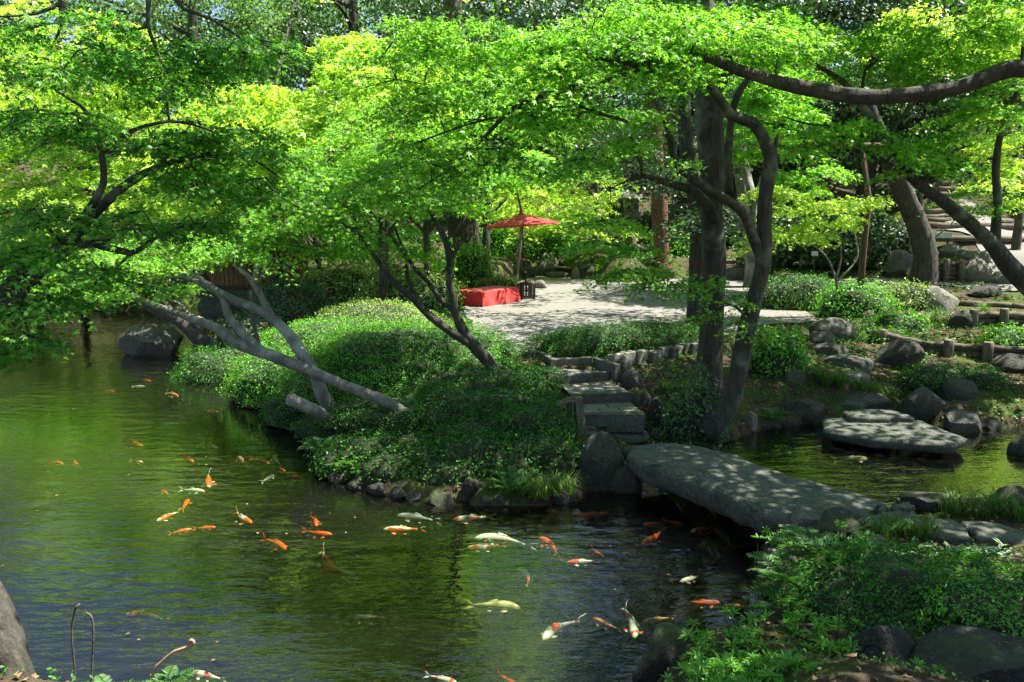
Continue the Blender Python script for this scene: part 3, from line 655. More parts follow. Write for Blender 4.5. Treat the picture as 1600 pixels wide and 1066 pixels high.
# mossy sawn post and the slotted stump by the steps
c = hit(908, 668); V, Fc = box((0, 0, -.1), .15, .14, .60, .3, .9); V[4:, 0] -= .07
po = bevel(link('sawn_post', mesh('sawn_post', V, Fc, M['post']), None, c), .015); tag(po, 'leaning moss-yellow sawn post beside the lowest paved step', 'post')
c = hit(884, 662); t = thing('slotted_stump', 'low grooved timber stump with slanted cap left of the mossy post', 'stump', c)
V, Fc = box((0, 0, -.1), .22, .2, .46, .15); bevel(obj('stump_block', V, Fc, M['post'], t), .015)
V, Fc = box((0, 0, .365), .32, .26, .05, .15); V[[4, 7], 2] -= .08; V[[0, 3], 2] -= .08; bevel(obj('slanted_cap', V, Fc, M['log'], t), .01)
for k in range(4):
    V, Fc = box((-.075 + .05 * k, -.115 - .0075 * k * 0, 0), .022, .03, .34, .15); obj('slat', V, Fc, M['timber_dark'], t)

# wooden piles along the near bank and the end stakes
PILES = [(1196, 876, .08, 'stake at the waterline furthest from the bridge'), (1205, 870, .14, 'tallest dark stake'), (1220, 872, .2, 'round-topped stake with a pale end'), (1236, 876, .1, 'short stake behind the pale-ended one'), (1337, 852, .2, 'pale sawn stake standing among the ferns'), (1394, 818, .08, 'short stub on the paving slab'), (1406, 784, .12, 'blackened stub beside the pool')]
for x, y, h, lab in PILES:
    c = hit(x, y + 10); V, Fc = tube([(0, 0, -.6, .062), (0, 0, h * .5, .06), (0, 0, h - .02, .058), (0, 0, h, .045)], 10, .12, int(x))
    o = link('wooden_stake', mesh('wooden_stake', V, Fc, M['post'], True), None, c)
    o.data.materials.append(M['cut']); o.data.polygons[len(o.data.polygons) - 1].material_index = 1
    tag(o, lab + ' on the near bank', 'stake', 'wooden stakes on the near bank')

# ------------------------------------------------------------------ log walls and log stairs
def log_mesh(p, q, r, seed, sides=9):
    n = 6; path = [(*(lerp(p, q, i / n) + np.array([0, 0, .012 * math.sin(i * 2.1 + seed)])), r * (1 + .06 * math.sin(i * 1.7 + seed))) for i in range(n + 1)]
    return tube(path, sides, .08, seed)
def log_wall(label, pts, rows, r, posts, ph, name='log_retaining_wall'):
    t = thing(name, label, 'log wall', pts[len(pts) // 2]); B = np.array(t.location)
    for p, q in zip(pts[:-1], pts[1:]):
        for k in range(rows):
            V, Fc = log_mesh(p + np.array([0, 0, r * (.7 + 1.85 * k)]), q + np.array([0, 0, r * (.7 + 1.85 * k)]), r * RNG.uniform(.92, 1.02), int(p[0] * 9 + k * 5)); obj('log', V, Fc, M['log'], t, B, True)
    for (x, D, h) in posts:
        pp = None
        for p, q in zip(pts[:-1], pts[1:]):
            if min(p[0], q[0]) <= x <= max(p[0], q[0]): pp = lerp(p, q, (x - p[0]) / (q[0] - p[0]))
        if pp is None: continue
        V, Fc = tube([(pp[0], pp[1] - r * 2.1, pp[2] - .35, .105), (pp[0], pp[1] - r * 2.1, pp[2] + h * .6, .102), (pp[0], pp[1] - r * 2.1, pp[2] + h - .015, .1), (pp[0], pp[1] - r * 2.1, pp[2] + h, .085)], 10, .07, int(x * 13))
        o = obj('post', V, Fc, M['post'], t, B, True)
    return t
low = [hit(1355, 532), hit(1440, 552), hit(1540, 560), hit(1660, 564)]
log_wall('lower retaining wall of stacked dark logs with short posts', low, 2, .08, [(low[0][0] + .15, 0, .34), (lerp(low[1], low[2], .35)[0], 0, .36), (lerp(low[1], low[2], .95)[0], 0, .37), (lerp(low[2], low[3], .6)[0], 0, .36)], .4)
up = [hit(1490, 507), hit(1560, 508), hit(1680, 512)]
log_wall('middle retaining wall of logs beside the dark pointed stone', up, 2, .09, [(up[0][0] + .3, 0, .4), (up[1][0], 0, .42)], .4)
wl3 = [hit(1500, 478), hit(1580, 482), hit(1680, 488)]
log_wall('single squared log edging below the gravel path', wl3, 1, .085, [], .3)
far = [A(1450, 437, 27.2), A(1490, 437, 27.3), A(1525, 436, 27.5)]
log_wall('small far log wall between the boulders across the gravel path', far, 4, .085, [(A(1474, 437, 27.2)[0], 0, .72), (A(1497, 437, 27.3)[0], 0, .66)], .6)
stair = thing('log_stairway', 'flight of log steps climbing the slope in the upper corner', 'stairs', A(1485, 345, 33)); B = np.array(stair.location)
for k in range(9):
    t_ = k / 8; y = lerp(np.array([347.]), np.array([277.]), t_)[0]; D = 33 + 3.4 * t_; xc = 1488 + 22 * t_; w = 48 - 14 * t_
    p, q = A(xc - w, y + 1.2, D), A(xc + w, y - 1.5, D)
    V, Fc = log_mesh(p, q, .11, 90 + k); lg = obj('log_tread', V, Fc, M['log'], stair, B, True)
    d = unit(q - p); nn = np.array([-d[1], d[0], 0]); V, Fc = prism(np.array([p[:2], q[:2], (q + nn * .5)[:2], (p + nn * .5)[:2]]), min(p[2], q[2]) - .3, max(p[2], q[2]) + .035)
    obj('earth_tread', V, Fc, M['sand'], lg, B)
for i, (x0, x1, y, D, lab) in enumerate([(1440, 1625, 372, 30.6, 'long log kerb across the upper path'), (1444, 1620, 352, 32.2, 'long log kerb just below the log steps'), (1448, 1580, 344, 33.0, 'dark log kerb touching the foot of the log steps')]):
    p, q = A(x0, y, D), A(x1, y + 3, D); V, Fc = log_mesh(p, q, .13, 70 + i); o = obj('log_kerb', V, Fc, M['log'], None, p, True); o.location = tuple(p); tag(o, lab, 'log')
# broad shallow steps behind the big trunks
for i, (y, D, lab) in enumerate([(418, 31.6, 'lowest'), (406, 33.2, 'middle'), (393, 34.8, 'topmost')]):
    p, q = A(1128, y, D), A(1226, y + 1, D)
    V, Fc = prism(np.array([p[:2], q[:2], q[:2] + [0, 1.7], p[:2] + [0, 1.7]]), p[2] - .5, p[2]); V = np.array(V)
    o = bevel(obj('broad_step', V, Fc, M['kerb'], None, p), .04); o.location = tuple(p); tag(o, lab + ' broad stone step behind the two big trunks', 'step', 'broad steps behind the trunks')

# ------------------------------------------------------------------ red bench, parasol and its stand
u = unit(np.array([.61, .79, 0])); v = np.array([-u[1], u[0], 0]); b0 = G(754, 479.5, PLAZA_Z)
bl, bw, bh = 1.72, .92, .44
bt = thing('bench', 'low bench under a red felt cloth beside the parasol', 'bench', b0 + u * bl / 2 + v * bw / 2); B = np.array(bt.location); ang = math.atan2(u[1], u[0])
for su in (-1, 1):
    for sv in (-1, 1):
        V, Fc = box(B + u * su * (bl / 2 - .15) + v * sv * (bw / 2 - .14), .07, .07, bh - .06, ang); obj('leg', V, Fc, M['timber'], bt, B)
V, Fc = box(B + np.array([0, 0, bh - .06]), bl - .06, bw - .06, .05, ang); obj('seat', V, Fc, M['timber'], bt, B)
# cloth: grid over the top and down all four sides with folds
n1, n2 = 60, 40; V = []
ex, ey = bl / 2 + bh, bw / 2 + bh
for j in range(n2 + 1):
    for i in range(n1 + 1):
        s, t_ = -ex + 2 * ex * i / n1, -ey + 2 * ey * j / n2
        ox, oy = max(abs(s) - bl / 2, 0), max(abs(t_) - bw / 2, 0); dn = min(math.hypot(ox, oy), bh * 1.0 + .0) if min(ox, oy) > 0 else max(ox, oy)
        x = math.copysign(min(abs(s), bl / 2), s); y = math.copysign(min(abs(t_), bw / 2), t_)
        fl = .02 + .06 * (dn / bh) * (.5 + .5 * math.sin(s * 9 + t_ * 7)) * (1 if dn > 0 else 0)
        if ox > 0 and oy > 0: x += math.copysign(.10 * min(ox, oy) / bh, s); y += math.copysign(.10 * min(ox, oy) / bh, t_)
        if ox > 0: x += math.copysign(fl * .7, s)
        if oy > 0: y += math.copysign(fl * .7, t_)
        z = bh - min(dn, bh - .012) + .012 * noise.noise(Vector((s * 3, t_ * 3, 1))) * (1 if dn < .02 else 0)
        V.append(u * x + v * y + np.array([0, 0, z]))
Fq = [(j * (n1 + 1) + i, j * (n1 + 1) + i + 1, (j + 1) * (n1 + 1) + i + 1, (j + 1) * (n1 + 1) + i) for j in range(n2) for i in range(n1)]
cl = link('felt_cloth', mesh('felt_cloth', V, Fq, M['felt'], True), None, B); tag(cl, 'bright red felt cloth draped over the low bench', 'cloth')
m_ = cl.modifiers.new('sub', 'SUBSURF'); m_.levels = 1; m_.render_levels = 1

pc = G(822, 466, PLAZA_Z); stand = thing('parasol_stand', 'dark openwork wooden box holding the foot of the parasol pole', 'stand', pc, .35)
s = .46
for x in (-1, 1):
    for y in (-1, 1):
        V, Fc = box((x * (s / 2 - .025), y * (s / 2 - .025), 0), .05, .05, s); obj('corner_post', V, Fc, M['timber_dark'], stand)
for z in (.0, s - .045):
    for k in (-1, 1):
        V, Fc = box((0, k * (s / 2 - .022), z + .002), s - .1, .04, .042); obj('rail', V, Fc, M['timber_dark'], stand)
        V, Fc = box((k * (s / 2 - .022), 0, z + .002), .04, s - .1, .042); obj('rail', V, Fc, M['timber_dark'], stand)
for k in range(3):
    for w in (-1, 1):
        V, Fc = box((-.1 + .1 * k, w * (s / 2 - .02), .044), .025, .02, s - .09); obj('lattice_bar', V, Fc, M['timber_dark'], stand)
        V, Fc = box((w * (s / 2 - .02), -.1 + .1 * k, .044), .02, .025, s - .09); obj('lattice_bar', V, Fc, M['timber_dark'], stand)
for k in range(3):
    for w in (-1, 1):
        V, Fc = box((0, w * (s / 2 - .036), .12 + .1 * k), s - .1, .012, .022); obj('lattice_bar', V, Fc, M['timber_dark'], stand)
V, Fc = box((0, 0, s), .34, .34, .04); bevel(obj('top_board', V, Fc, M['timber_dark'], stand), .01)

um = thing('parasol', 'large red paper parasol standing open beside the bench', 'parasol', pc + np.array([0, 0, s + .03]), .2); um.rotation_euler = (math.radians(-2), math.radians(-4), .2)
ph = 2.2
V, Fc = tube([(0, 0, -.3, .028), (0, 0, .7, .028), (0, 0, 1.3, .024), (0, 0, ph, .022)], 10); obj('pole', V, Fc, M['lacquer'], um, None, True)
for z in (.35, .75, 1.15): 
    V, Fc = tube([(0, 0, z - .02, .027), (0, 0, z - .015, .034), (0, 0, z + .015, .034), (0, 0, z + .02, .027)], 12); obj('collar', V, Fc, M['bamboo'], um, None, True)
nr, R0 = 40, 1.18; V = []; rad = np.linspace(.05, 1.0, 9)
def cz(r): return ph - .02 - .33 * r ** 1.1
for r in rad:
    for k in range(nr * 2):
        th = math.pi * k / nr; rr = r * R0 * (1 - (.012 if k % 2 else 0) * r); V.append((rr * math.cos(th), rr * math.sin(th), cz(r) - (.012 * r if k % 2 else 0)))
Fq = [(j * nr * 2 + k, j * nr * 2 + (k + 1) % (nr * 2), (j + 1) * nr * 2 + (k + 1) % (nr * 2), (j + 1) * nr * 2 + k) for j in range(len(rad) - 1) for k in range(nr * 2)]
can = obj('canopy', V, Fq, M['parasol'], um)
V = []
for z in (0, -.055):
    for k in range(nr * 2): th = math.pi * k / nr; V.append((R0 * 1.004 * math.cos(th), R0 * 1.004 * math.sin(th), cz(1) + z - .004))
obj('valance', V, [(k, (k + 1) % (nr * 2), nr * 2 + (k + 1) % (nr * 2), nr * 2 + k) for k in range(nr * 2)], M['parasol'], um)
V, Fc = tube([(.06, 0, cz(.05) - .025, .006), (R0 * .53, 0, cz(.53) - .02, .007), (R0 * .99, 0, cz(1) - .016, .005)], 5); rib_me = mesh('rib', V, Fc, M['bamboo'])
V, Fc = tube([(.03, 0, ph - .75, .005), (.5, 0, cz(.48) - .03, .005)], 5); strut_me = mesh('strut', V, Fc, M['bamboo'])
for k in range(nr):
    rb = link('rib', rib_me, um, rot=(0, 0, 2 * math.pi * k / nr))
    if k % 2 == 0: link('strut', strut_me, rb)
V, Fc = tube([(0, 0, ph - .06, .085), (0, 0, ph - .01, .08), (0, 0, ph + .01, .055), (0, 0, ph + .05, .05), (0, 0, ph + .09, .055), (0, 0, ph + .10, .03)], 14); obj('cap', V, Fc, M['felt'], um, None, True)

# ------------------------------------------------------------------ stone lantern behind the court
lb = A(985, 392, 34.5); la = thing('stone_lantern', 'tall grey stone lantern half hidden in leaves above the court', 'lantern', lb)
def hexa(rows, m, nm, par=None, n=6):
    V = []; 
    for z, r in rows:
        for k in range(n): V.append((r * math.cos(math.pi * (2 * k + 1) / n), r * math.sin(math.pi * (2 * k + 1) / n), z))
    Fc = [(j * n + k, j * n + (k + 1) % n, (j + 1) * n + (k + 1) % n, (j + 1) * n + k) for j in range(len(rows) - 1) for k in range(n)] + [tuple(range(n))[::-1], tuple((len(rows) - 1) * n + k for k in range(n))]
    return bevel(obj(nm, V, Fc, M[m], par), .015)
hexa([(-.4, .62), (.16, .6), (.26, .5)], 'stone', 'base', la); hexa([(.26, .24), (.7, .2), (.78, .25), (.86, .2), (1.36, .24)], 'stone', 'shaft', la, 12)
hexa([(1.36, .3), (1.5, .55), (1.66, .55)], 'stone', 'platform', la); fb = hexa([(1.66, .34), (2.16, .34)], 'stone_pale', 'fire_box', la)
for k in range(6):
    th = math.pi * k / 3; V, Fc = box((.292 * math.cos(th), .292 * math.sin(th), 1.77), .02, .17, .26, th); obj('opening_shade', V, Fc, M['lacquer'], fb)  # black plates put the shade of hollow openings into colour
hexa([(2.16, .72), (2.24, .74), (2.30, .62), (2.52, .28), (2.58, .14)], 'stone', 'roof', la); hexa([(2.58, .1), (2.66, .16), (2.78, .14), (2.9, .02)], 'stone', 'finial', la, 10)

# ------------------------------------------------------------------ small timber hut across the inlet
hb = A(405, 466, 26.5); hut = thing('timber_hut', 'small brown timber hut on a grey stone footing beyond the leaning trunks', 'hut', hb, -.18)
V, Fc = box((0, 0, -.6), 3.0, 2.2, 1.0); bevel(obj('stone_footing', V, Fc, M['slab'], hut), .03)
V, Fc = box((0, 0, .46), 2.66, 1.86, 1.28); wallo = obj('wall', V, Fc, M['timber_dark'], hut)
for k in range(16):
    V, Fc = box((-1.25 + .167 * k, -.95, .5), .15, .03, 1.2 + .01 * (k % 3)); bevel(obj('plank', V, Fc, M['timber'], wallo), .006, 1)
for k in range(11):
    V, Fc = box((1.35, -.83 + .167 * k, .5), .03, .15, 1.2); bevel(obj('plank', V, Fc, M['timber'], wallo), .006, 1)
for x in (-1.33, 1.33):
    V, Fc = box((x, -.96, .4), .12, .12, 1.5); obj('post', V, Fc, M['timber_dark'], hut)
V, Fc = box((0, -.97, .41), 2.8, .1, .1); obj('sill_beam', V, Fc, M['timber_dark'], hut)
V = [(-2.1, -1.7, 1.72), (2.1, -1.7, 1.72), (2.1, 1.7, 1.72), (-2.1, 1.7, 1.72), (-1.5, 0, 2.6), (1.5, 0, 2.6), (-2.1, -1.7, 1.80), (2.1, -1.7, 1.80), (2.1, 1.7, 1.8), (-2.1, 1.7, 1.8)]
rf = obj('roof', V, [(0, 3, 2, 1), (0, 1, 7, 6), (1, 2, 8, 7), (2, 3, 9, 8), (3, 0, 6, 9), (6, 7, 5, 4), (7, 8, 5), (8, 9, 4, 5), (9, 6, 4)], M['timber_dark'], hut)
for k in range(9):
    V, Fc = tube([(-1.9 + .475 * k, -1.72, 1.70, .035), (-1.9 + .475 * k, -.9, 1.70, .035)], 6); obj('rafter', V, Fc, M['timber'], rf)

# ------------------------------------------------------------------ prop pole, little sign, pale board
pb = hit(1341, 490); pr = thing('tree_prop', 'upright brown pole with a crossbar propping up a maple limb', 'prop', pb); h = A(1347, 232, pb[1])[2] - pb[2]
V, Fc = tube([(0, 0, -.2, .095), (.01, 0, h * .3, .09), (.05, 0, h * .7, .082), (A(1348, 232, pb[1])[0] - pb[0], 0, h, .075)], 10, .06, 4); obj('post', V, Fc, M['pole_wood'], pr, None, True)
xx = A(1348, 232, pb[1])[0] - pb[0]; V, Fc = tube([(xx - .82, 0, h + .09, .075), (xx, 0, h + .07, .08), (xx + .7, 0, h + .07, .075)], 10, .06, 8); cb = obj('crossbar', V, Fc, M['pole_wood'], pr, None, True)
V, Fc = tube([(xx, -.0, h - .06, .1), (xx, 0, h + .0, .105), (xx, 0, h + .06, .1)], 10); obj('rope_binding', V, Fc, M['timber_dark'], pr, None, True)
sb = A(1271, 425, 27.5); sg = thing('plant_sign', 'tiny grey plant sign on a stake before the dark shrubs', 'sign', sb)
V, Fc = box((0, 0, -.3), .03, .03, .9); obj('stake', V, Fc, M['timber_dark'], sg); V, Fc = box((0, -.02, .55), .22, .02, .16); obj('plate', V, Fc, M['pale_board'], sg)
wb = A(1465, 377, 30); bo = thing('notice_board', 'pale grey board on two short legs by the upper path', 'board', wb)
for x in (-.38, .38): V, Fc = box((x, 0, -.3), .06, .05, .45); obj('leg', V, Fc, M['timber_dark'], bo)
V, Fc = box((0, -.04, .12), 1.0, .04, .2); bevel(obj('panel', V, Fc, M['pale_board'], bo), .006)

# ------------------------------------------------------------------ trees
class Tree:
    def __init__(s, name, label, base, barkm='bark', group=None, cat='tree'):
        s.base = np.array(base, float); s.root = thing(name, label, cat, base, group=group); s.bark = M[barkm]
        s.samples = []; s.leaf = Soup(); s.twig = Soup(); s.rng = np.random.default_rng(abs(hash(label)) % 1000 if False else sum(map(ord, label)))
        s.nb = 0
    def limb(s, pts, name='branch', sides=9, step=None, flare=0.0, rough=.15, world=False):
        p = np.array([(*(A(x, y, D) if not world else (x, y, D)), r) for x, y, D, r in pts]) if not world else np.array(pts, float)
        r0 = p[:, 3].max(); path = spline(p, step or max(.10, r0 * .9)); s.nb += 1
        V, F = tube(path, sides if r0 > .03 else 6, rough, s.nb + int(s.base[0] * 3) % 17, flare)
        s.samples += [q for q in path[::2]] if name != 'trunk' else [q for q in path[len(path) // 3::2]]
        return obj(name, V, F, s.bark, s.root, s.base, True)
    def pad(s, C, R, n, size=.085, kind='maple', fan=None, tint=(.5, .25), link_=True, flatz=.04, twigs=7, slope=.28):
        r = s.rng; C = np.asarray(C, float)
        if link_ and s.samples:
            S_ = np.array(s.samples); d = np.linalg.norm(S_[:, :3] - C, axis=1) + .8 * np.maximum(S_[:, 2] - C[2] - .1, 0)
            q = S_[np.argmin(d)]; m = (q[:3] + C) / 2 + r.normal(size=3) * .08 * np.linalg.norm(q[:3] - C); m[2] += .06
            r1 = min(.018, q[3] * .8); thin_tubes(s.twig, [[(*q[:3], r1), (*m, r1 * .75)], [(*m, r1 * .75), (*C, .006)]])
            out = C - q[:3]; a0 = math.atan2(out[1], out[0])
        else: a0 = r.uniform(0, 6.28)
        sp = fan if fan else 1.45
        base_t = np.clip(r.normal(tint[0], tint[1] * .55), 0, 1); Ps, Ns, Ts, segs = [], [], [], []
        per = max(3, n // twigs)
        for k in range(twigs):
            a = a0 + sp * (2 * (k + r.uniform(-.3, .3)) / (twigs - 1) - 1); L = R * r.uniform(.8, 1.5) * (1 - .2 * abs(a - a0))
            d = np.array([math.cos(a), math.sin(a), r.uniform(-.08, .10) + .06 - slope * math.cos(a - a0)]); t = r.uniform(.08, 1.02, per) ** .8
            side = np.array([-d[1], d[0], 0]); lat = r.normal(size=per) * (.05 + .13 * R * (1 - .55 * t))
            p = C + d * (L * t)[:, None] + side * lat[:, None]; p[:, 2] += -.22 * L * t * t + r.normal(size=per) * flatz
            Ps.append(p); Ns.append(np.array([0, 0, 1.0]) + d * .25 * t[:, None] + r.normal(size=(per, 3)) * .52)
            Ts.append(d[None] * .6 + side * np.sign(lat)[:, None] * .6 + np.array([0, 0, -.25]) + r.normal(size=(per, 3)) * .35)
            e = C + d * L * .55; e[2] -= .22 * L * .3; f = C + d * L * .98; f[2] -= .22 * L * .95
            segs += [[(*C, .006), (*e, .004)], [(*e, .004), (*f, .0015)]]
        s.samples.append(np.array([*C, .012]))
        P = np.concatenate(Ps); ti = np.clip(base_t + r.normal(size=len(P)) * tint[1] * .6, 0, 1)
        put_leaves(s.leaf, P, np.concatenate(Ns), np.concatenate(Ts), size * r.uniform(.55, 1.25, len(P)), kind, ti); thin_tubes(s.twig, segs)
    def pads(s, cx, cy, hw, hh, D0, D1, n, R=.6, leaves=150, **k):     # scatter pads in an oval of the view between two distances
        for _ in range(n):
            while True:
                a, b = s.rng.uniform(-1, 1, 2)
                if a * a + b * b < 1: break
            s.pad(A(cx + a * hw, cy + b * hh, s.rng.uniform(D0, D1)), R * s.rng.uniform(.75, 1.25), leaves, **k)
    def cloud(s, c, rad, n, R=.8, leaves=110, **k):                     # scatter pads in an ellipsoid of the place
        S_ = np.array(s.samples); q = S_[np.argmin(np.linalg.norm(S_[:, :3] - np.array(c), axis=1) - 12 * np.minimum(S_[:, 3], .1))]
        s.limb([(*q[:3], max(q[3] * .7, .04)), (*((q[:3] + np.array(c)) / 2 + np.array([0, 0, .4])), max(q[3] * .5, .035)), (*c, .02)], world=True)
        for a_ in (0, 2.1, 4.2): s.limb([(*((q[:3] + 2 * np.array(c)) / 3), .03), (c[0] + rad[0] * .6 * math.cos(a_), c[1] + rad[1] * .6 * math.sin(a_), c[2], .015)], world=True)
        for _ in range(n):
            d = unit(s.rng.normal(size=3)) * s.rng.uniform(.25, 1) ** .4
            s.pad(np.array(c) + d * np.array(rad), R * s.rng.uniform(.75, 1.25), leaves, **k)
    def done(s, leafm='maple'):
        if s.leaf.v: s.leaf.build('crown', M[leafm], s.root, s.base)
        if s.twig.v: s.twig.build('twigs', M['twig'], s.root, s.base)

# --- maple standing by the camera on the left: trunk leaves the frame and its limb comes back in
t = Tree('maple_tree', 'near maple leaning out of the lower left corner, dark limb arching over the water', A(15, 1140, 5.0))
t.limb([(22, 1150, 5.0, .19), (8, 1040, 5.15, .165), (-22, 950, 5.3, .15), (-90, 820, 5.6, .145), (-120, 680, 5.9, .14), (-70, 550, 6.4, .13), (0, 478, 6.8, .118), (35, 440, 7.0, .10), (62, 416, 7.1, .088), (95, 392, 7.25, .07), (118, 367, 7.4, .055)], 'trunk', 12, flare=.2)
t.limb([(118, 367, 7.4, .055), (150, 330, 7.5, .047), (200, 287, 7.6, .04), (245, 262, 7.7, .033), (300, 246, 7.8, .026), (345, 240, 7.9, .02), (400, 252, 8.0, .013), (455, 292, 8.1, .006)])
t.limb([(120, 362, 7.4, .045), (140, 325, 7.4, .034), (162, 288, 7.35, .03), (158, 240, 7.3, .026), (140, 180, 7.2, .018), (85, 140, 7.1, .008)])
t.limb([(158, 240, 7.3, .024), (200, 207, 7.35, .02), (245, 193, 7.4, .017), (285, 191, 7.5, .014), (345, 212, 7.6, .01), (400, 250, 7.7, .004)])
t.limb([(152, 215, 7.3, .016), (120, 180, 7.2, .012), (60, 172, 7.1, .008), (0, 175, 7.0, .005)])
t.limb([(100, 385, 7.25, .045), (142, 381, 7.3, .04), (176, 374, 7.35, .012)])
t.limb([(142, 381, 7.3, .036), (170, 388, 7.4, .032), (205, 396, 7.5, .03), (235, 378, 7.6, .025), (287, 353, 7.8, .016), (340, 348, 7.9, .008)])
t.limb([(205, 396, 7.5, .016), (185, 415, 7.5, .012), (170, 430, 7.5, .005)])
t.limb([(-70, 550, 6.4, .10), (-120, 330, 6.5, .09), (-90, 60, 6.8, .08), (0, -110, 7.2, .07), (140, -170, 7.6, .055), (300, -150, 7.9, .04), (420, -90, 8.1, .02)])
t.limb([(-5, -108, 7.2, .035), (60, -60, 7.2, .025), (95, 5, 7.2, .02), (96, 40, 7.2, .014), (80, 75, 7.2, .005)])
t.limb([(95, 5, 7.2, .018), (55, 22, 7.1, .014), (0, 26, 7.0, .006)])
t.limb([(180, -172, 7.65, .04), (222, -80, 7.6, .026), (232, 0, 7.6, .021), (231, 40, 7.6, .018), (248, 85, 7.6, .013), (272, 132, 7.6, .005)])
t.limb([(231, 42, 7.6, .014), (190, 50, 7.6, .01), (150, 47, 7.6, .004)])
t.limb([(240, -150, 7.8, .035), (270, -5, 7.8, .02), (330, 30, 7.9, .016), (395, 72, 8.0, .008)])
for a in [(60, 60, 110, 60, 6.6, 7.6, 9), (60, 190, 90, 35, 6.6, 7.3, 8), (240, 70, 120, 45, 7.2, 8.2, 12), (280, 125, 80, 25, 7.2, 8.0, 6), (370, 85, 95, 28, 7.6, 8.3, 9), (260, 215, 60, 18, 7.2, 7.8, 5), (350, 225, 70, 30, 7.5, 8.2, 10), (390, 290, 70, 25, 7.7, 8.3, 8),
          (290, 275, 60, 16, 7.4, 7.9, 4), (60, 330, 60, 24, 6.8, 7.3, 4), (70, 400, 70, 24, 6.6, 7.4, 6), (215, 350, 80, 24, 7.3, 7.9, 6), (300, 360, 60, 18, 7.6, 8.1, 4), (30, 500, 50, 40, 6.5, 7.2, 5), (90, 470, 45, 20, 6.8, 7.4, 3), (150, 430, 55, 18, 7.2, 7.7, 5), (10, 545, 25, 20, 6.5, 6.9, 2)]:
    t.pads(*a, R=.42, leaves=175, size=.052, tint=(.4, .4))
t.cloud((-2.7, 7.5, 7.9), (2.3, 1.6, .6), 20, .75, 70, size=.15, kind='wide', tint=(.5, .3))  # unseen pads here and below, added to shade the near branches
t.cloud((-.6, 7.6, 8.4), (2.0, 1.6, .6), 8, .75, 60, size=.15, kind='wide', tint=(.5, .3))
t.done('maple_shaded')

# --- big maple just out of frame on the right whose dark limb crosses the whole picture
t = Tree('maple_tree', 'maple whose long dark limb sweeps across the upper picture from the right', (7.6, 8.6, Z(7.6, 8.6)), 'bark_dark')  # darker bark puts the shade on this limb into its colour
bz = Z(7.6, 8.6)
t.limb([(7.6, 8.6, bz - .2, .26), (7.55, 8.65, bz + .8, .22), (7.3, 8.8, bz + 2.2, .2), (7.0, 8.9, bz + 3.3, .18), *[(*A(x, y, D), r) for x, y, D, r in [(1690, 165, 9.0, .135)]]], 'trunk', 12, flare=.25, world=True)
t.limb([(1690, 165, 9.0, .12), (1600, 107, 8.95, .095), (1500, 136, 8.9, .084), (1400, 150, 8.8, .08), (1330, 150, 8.8, .076), (1230, 132, 8.8, .068), (1150, 108, 8.7, .06), (1095, 90, 8.6, .05), (1000, 104, 8.6, .045), (950, 122, 8.5, .042), (920, 133, 8.5, .036), (880, 140, 8.4, .032)])
t.limb([(930, 130, 8.5, .032), (830, 155, 8.4, .026), (790, 180, 8.4, .022), (740, 232, 8.35, .016), (690, 272, 8.3, .012), (645, 300, 8.3, .006)])
t.limb([(790, 180, 8.4, .016), (730, 195, 8.4, .012), (660, 220, 8.4, .009), (600, 243, 8.4, .005)])
t.limb([(1000, 104, 8.6, .03), (960, 96, 8.6, .022), (920, 92, 8.6, .018), (870, 110, 8.5, .012), (820, 130, 8.5, .005)])
t.limb([(935, 128, 8.5, .02), (905, 165, 8.5, .016), (925, 174, 8.55, .018), (980, 190, 8.6, .02)])
t.limb([(900, -70, 8.8, .03), (920, 20, 8.7, .02), (870, 5, 8.7, .014), (920, 45, 8.7, .02)]) if False else None
t.limb([(7.3, 8.8, bz + 2.6, .14), (7.6, 8.4, bz + 4.4, .11), (7.0, 7.6, bz + 6.0, .08), (6.0, 7.0, bz + 7.0, .04)], world=True)
t.limb([(7.6, 8.4, bz + 4.2, .1), (8.4, 9.6, bz + 5.8, .08), (8.2, 11, bz + 7.0, .05)], world=True)
t.limb([(7.0, 8.9, bz + 3.6, .1), (5.6, 8.6, bz + 5.4, .07), (3.6, 8.6, bz + 6.2, .05), (1.8, 8.6, bz + 6.2, .03)], world=True)
for a in [(700, 150, 110, 40, 8.0, 8.9, 9), (640, 260, 70, 40, 8.0, 8.6, 7), (820, 130, 90, 45, 8.1, 8.9, 10), (930, 80, 100, 50, 8.2, 9.0, 13), (780, 50, 110, 40, 8.2, 9.0, 9), (730, 235, 60, 35, 8.1, 8.6, 5), (850, 195, 70, 20, 8.2, 8.8, 4), (1060, 70, 90, 45, 8.4, 9.1, 11), (1130, 40, 80, 35, 8.4, 9.2, 9), (1200, 60, 60, 35, 8.6, 9.2, 6), (640, 60, 60, 50, 8.2, 9.0, 8), (1000, 20, 90, 30, 8.4, 9.2, 10)]:
    t.pads(*a, R=.5, leaves=230, size=.057, tint=(.55, .35))
t.cloud((7.0, 7.6, 8.2), (3.0, 2.6, 1.0), 80, .9, 70, size=.16, kind='wide', tint=(.5, .3))  # unseen high pads, this line and next, added to shade bridge and near bank
t.cloud((7.8, 11.2, 8.6), (2.8, 2.4, .9), 56, .9, 70, size=.16, kind='wide', tint=(.5, .3))
t.done('maple')

